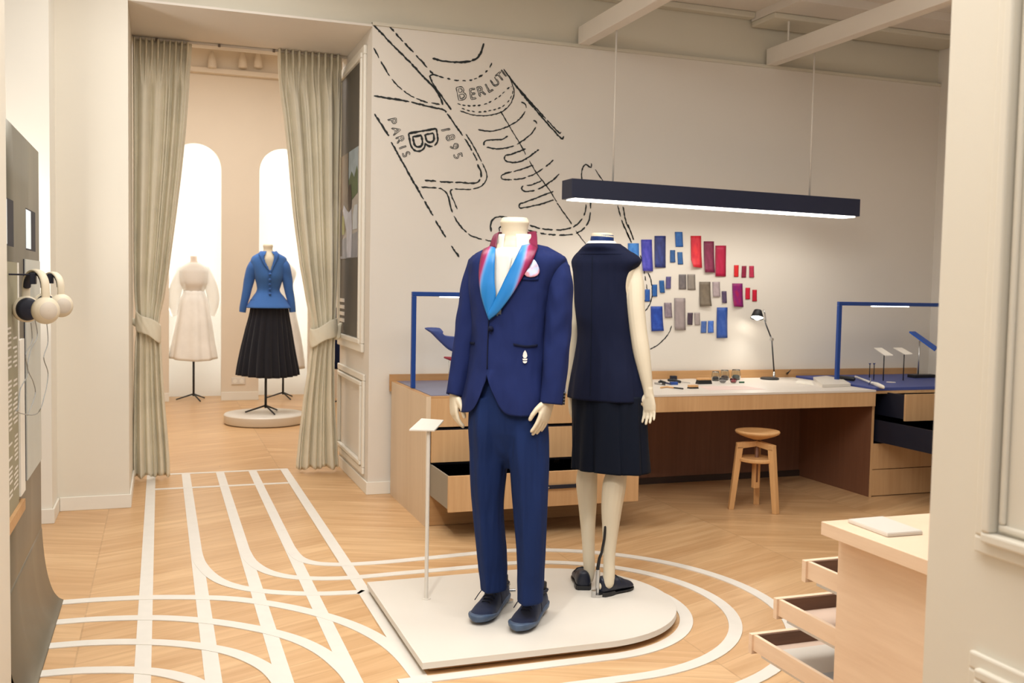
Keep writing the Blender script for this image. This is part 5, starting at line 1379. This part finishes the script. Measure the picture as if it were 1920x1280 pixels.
# ------------------------------------------------------------------ pale oak table at the right with open drawers
X0, Y0, ZT = 1.685, 2.191, .80
tt = thing('drawer_table', (2.2, 1.6, 0), 'pale oak table at lower right with three shallow drawers pulled out behind it', 'table')
MB().box((X0, .9, ZT-.036), (3.0, Y0, ZT)).build('table_top', M['oakpale'], tt, bevel=.0015)
MB().box((X0+.06, .95, 0), (X0+.08, Y0-.0, .745)).build('end_panel', M['oakpale'], tt)
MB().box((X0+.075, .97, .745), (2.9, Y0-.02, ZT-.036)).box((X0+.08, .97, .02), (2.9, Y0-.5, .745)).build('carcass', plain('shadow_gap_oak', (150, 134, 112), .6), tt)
MB().box((2.88, .95, 0), (2.9, Y0, .745)).build('end_panel', M['oakpale'], tt)
for zt2, yf in ((.641, 2.369), (.488, 2.502), (.335, 2.627)):
    d = MB().box((X0+.075, yf-.018, zt2-.063), (2.86, yf, zt2)).build('drawer', M['oakpale'], tt, bevel=.001)
    MB().box((X0+.082, 1.75, zt2-.052), (X0+.094, yf-.018, zt2-.002)).build('drawer_side', M['oakpale'], d)
    MB().box((X0+.094, 1.75, zt2-.05), (2.85, yf-.018, zt2-.042)).build('drawer_bottom', plain('pale_drawer_bottom', (222, 196, 176), .6), d)
    MB().box((X0+.094, yf-.026, zt2-.042), (2.85, yf-.018, zt2-.002)).build('drawer_lining', M['walnut'], d)
    MB().box((X0+.09, 1.75, zt2-.064), (X0+.12, yf-.05, zt2-.052)).build('drawer_runner', M['steel'], d)
o = MB().prism([(1.80, 2.02, .294), (2.3, 2.02, .294), (2.3, 2.56, .294), (1.80, 2.56, .294)], (0, 0, .0015)).build('paper_sheet', M['white']); tag(o, 'white sheet lying in the lowest open drawer of the pale oak table', 'paper')
o = MB().prism([(1.81, 1.9, .296), (2.28, 1.9, .296), (2.28, 2.36, .296), (1.81, 2.36, .296)], (0, 0, .0015)).build('print_sheet', plain('pale_blue_print', (198, 206, 214), .5)); tag(o, 'pale blue printed sheet in the lowest open drawer', 'paper')
mb = MB()
for i in range(6): mb.prism([(1.90+.016*i, 2.20+.01*i, .2978), (1.96+.016*i, 2.235-.006*i, .2978), (1.965+.016*i, 2.25, .2978), (1.895+.016*i, 2.222+.012*i, .2978)], (0, 0, .0006))
o2 = mb.build('sketch', plain('blue_ink', (70, 96, 160), .7), o)
q = [onz(1380+x*.28125, 920+y*.28125, ZT+.001) for x, y in ((745, 210), (975, 190), (1245, 290), (1010, 308))]
np_ = thing('notepad', sum(q, Vector())/4, 'white rectangular pad lying on top of the pale oak table', 'pad')
MB().prism(q, (0, 0, .008)).build('pages', M['white'], np_, bevel=.001)
cq = sum(q, Vector())/4; MB().prism([p+(cq-p)*.02+Vector((0, 0, .0075)) for p in q], (0, 0, .002)).build('cover', M['white'], np_)

# ------------------------------------------------------------------ steel information panel on the left wall
XL = -.490
ps = thing('information_panel', (XL, 3.9, 0), 'tall brushed steel information panel flaring out to the floor at left', 'panel')
def steel_mat():
    mt, nt, b = newmat('burnished_steel'); n1 = noise(nt, 1.2, 3, sc=(1, 1.5, .7)); n2 = noise(nt, 60, 2, sc=(1, 1, .03))
    c = mixcol(nt, ramp(nt, n1, .3, .7), lin((112, 108, 94)), lin((140, 132, 116)))
    nt.links.new(c, b.inputs['Base Color']); b.inputs['Metallic'].default_value = .55; b.inputs['Roughness'].default_value = .42
    bump(nt, b, n2, .05, .001); return mt
MS = M['steelpanel'] = steel_mat()
prof = [(XL, 1.951), (XL, .42), (XL+.002, .34), (XL+.006, .26), (XL+.014, .18), (XL+.026, .11), (XL+.044, .05), (XL+.066, .015), (XL+.088, .001)]
ys = [2.2, 2.9, 4.145, 4.63, 4.67]
rows = [[Vector((x, y, z)) for x, z in crs(prof, 4)] for y in (3.54, 3.9, 4.3, 4.67)]
MB().grid(rows).build('steel_skin', MS, ps, smooth=True, solid=.003)
rows2 = [[p+Vector((-.006, 0, 0)) for p in r] for r in rows]
MB().box((XL-.05, 3.54, .02), (XL-.005, 4.66, 1.945)).build('core', M['inner'], ps)
scm = emis('screen_glow', (196, 204, 206), .55)
for (ya, yb_), nm in (((3.57, 3.89), 0), ((4.225, 4.54), 1)):
    o = MB().box((XL-.0, ya, 1.524), (XL+.003, yb_, 1.686)).build('screen', M['inner'], ps)
    MB().box((XL+.0028, ya+.005, 1.53), (XL+.0045, ya+.15, 1.68)).build('screen_image', scm, o)
MB().box((XL+.001, 4.145, .637), (XL+.006, 4.152, 1.487)).build('shadow_strip', M['inner'], ps)  # dark strip painting in the shade along the plate's edge
MB().box((XL+.001, 4.155, .637), (XL+.010, 4.63, 1.487)).build('caption_plate', plain('pale_grey_plate', (196, 196, 186), .5, .02), ps)
o = MB().box((XL+.001, 3.60, .60), (XL+.008, 3.93, 1.47)).build('text_plate', plain('olive_grey_plate', (150, 144, 118), .5), ps)
MB().box((XL+.002, 3.935, .62), (XL+.014, 4.06, 1.19)).build('edge_plate', M['joinery'], ps)
MB().box((XL+.002, 3.935, 1.19), (XL+.010, 3.96, 1.47)).build('edge_plate', M['joinery'], ps)
mb = MB(); rnd = random.Random(5)
for col, (ya, yb_) in enumerate(((3.64, 3.76), (3.79, 3.90))):
    z = 1.24-.04*col
    while z > .66:
        L = rnd.uniform(.5, 1)*(yb_-ya)
        if rnd.random() > .12: mb.box((XL+.008, yb_-L, z), (XL+.0088, yb_, z+.007))
        z -= .0165 if rnd.random() > .1 else .05
mb.build('text_lines', M['white'], o)
MB().box((XL+.001, 3.58, .56), (XL+.02, 4.0, .60)).build('oak_ledge', M['oakh'], ps)

# headphones hanging on hooks
def headphones(c, yaw, label, s=1.0):
    t = thing('headphones', c, label, 'headphones', 'cream headphones on the steel panel')
    ax = Vector((math.cos(yaw), math.sin(yaw), 0)); fr = Vector((-ax.y, ax.x, 0))
    C = lambda a, f, z: Vector(c)+ax*a*s+fr*f*s+Vector((0, 0, z*s))
    band = [C(.078*math.sin(a), 0, .155+.052*math.cos(a)) for a in [(-1+2*k/14)*pi*.62 for k in range(15)]]
    band = [C(-.078, 0, .0)]+[C(-.082, 0, .03), C(-.082, 0, .055)]+[C(.080*math.sin(a), 0, .075+.055*math.cos(a)) for a in [(-1+2*k/12)*pi*.5 for k in range(13)]]+[C(.082, 0, .055), C(.082, 0, .03), C(.078, 0, .0)]
    MB().tube(band, [(.0045, .015)]*len(band) if False else .0055, 10, True, True, 2.6, up=ax).build('headband', M['manikin'], t, smooth=True)
    inner = [p+(C(0, 0, .05)-p).normalized()*.008 for p in band[3:-3]]
    MB().tube(inner, .006, 8, True, True, 2.2, up=ax).build('band_padding', M['inner'], t, smooth=True)
    for sd in (-1, 1):
        cc = C(sd*.078, 0, -.005); n = ax*sd
        coneat(cc, n, [(.001, .026), (.030, .026), (.033, .022), (.040, .018), (.046, .008), (.046, -.004), (.040, -.008), (.001, -.008)], 32).build('ear_cup', M['manikin'], t, smooth=True)
        coneat(cc, -n, [(.001, .024), (.030, .026), (.038, .020), (.040, .008), (.001, .008)], 32).build('ear_pad', M['inner'], t, smooth=True)
        coneat(cc, n, [(.001, .0275), (.0285, .0275), (.0295, .0262)], 32).build('cup_cap', plain('warm_grey_cap', (206, 194, 178), .5), t, smooth=True)
    return t
h1 = headphones((-.402, 3.74, 1.312), math.radians(-62), 'cream over-ear headphones hanging nearest on the steel panel', 1.0)
h2 = headphones((-.402, 4.31, 1.314), math.radians(-62), 'cream over-ear headphones hanging farther along the steel panel', .95)
for y, lab in ((3.72, 'dark square hook holding the nearer headphones'), (4.30, 'dark square hook holding the farther headphones')):
    h_ = MB().box((XL+.004, y-.004, 1.424), (XL+.074, y+.004, 1.430)).box((XL+.074, y-.02, 1.395), (XL+.092, y+.02, 1.434)).build('headphone_hook', M['inner'], bevel=.002); tag(h_, lab, 'hook', 'headphone hooks')
for i, (P, lab) in enumerate((([(58, 605), (60, 640), (48, 665), (52, 700), (38, 730), (34, 765), (30, 770)], 'thin grey cord drooping from the nearer headphones'),
              ([(66, 600), (70, 630), (58, 655), (52, 690), (62, 715), (66, 740), (52, 778)], 'thin grey cord hanging straight across the pale caption plate'),
              ([(86, 590), (90, 640), (82, 670), (90, 700), (84, 740), (70, 775), (40, 775), (30, 768)], 'thin pale cord looping below the farther headphones'))):
    o = MB().tube([onplane(x, y, 0, XL+(.05 if x < 74 else .075)) for x, y in crs(P, 6)], .0018, 6).build('headphone_cord', plain('grey_cord', (150, 150, 146), .5), h2 if i == 2 else h1)
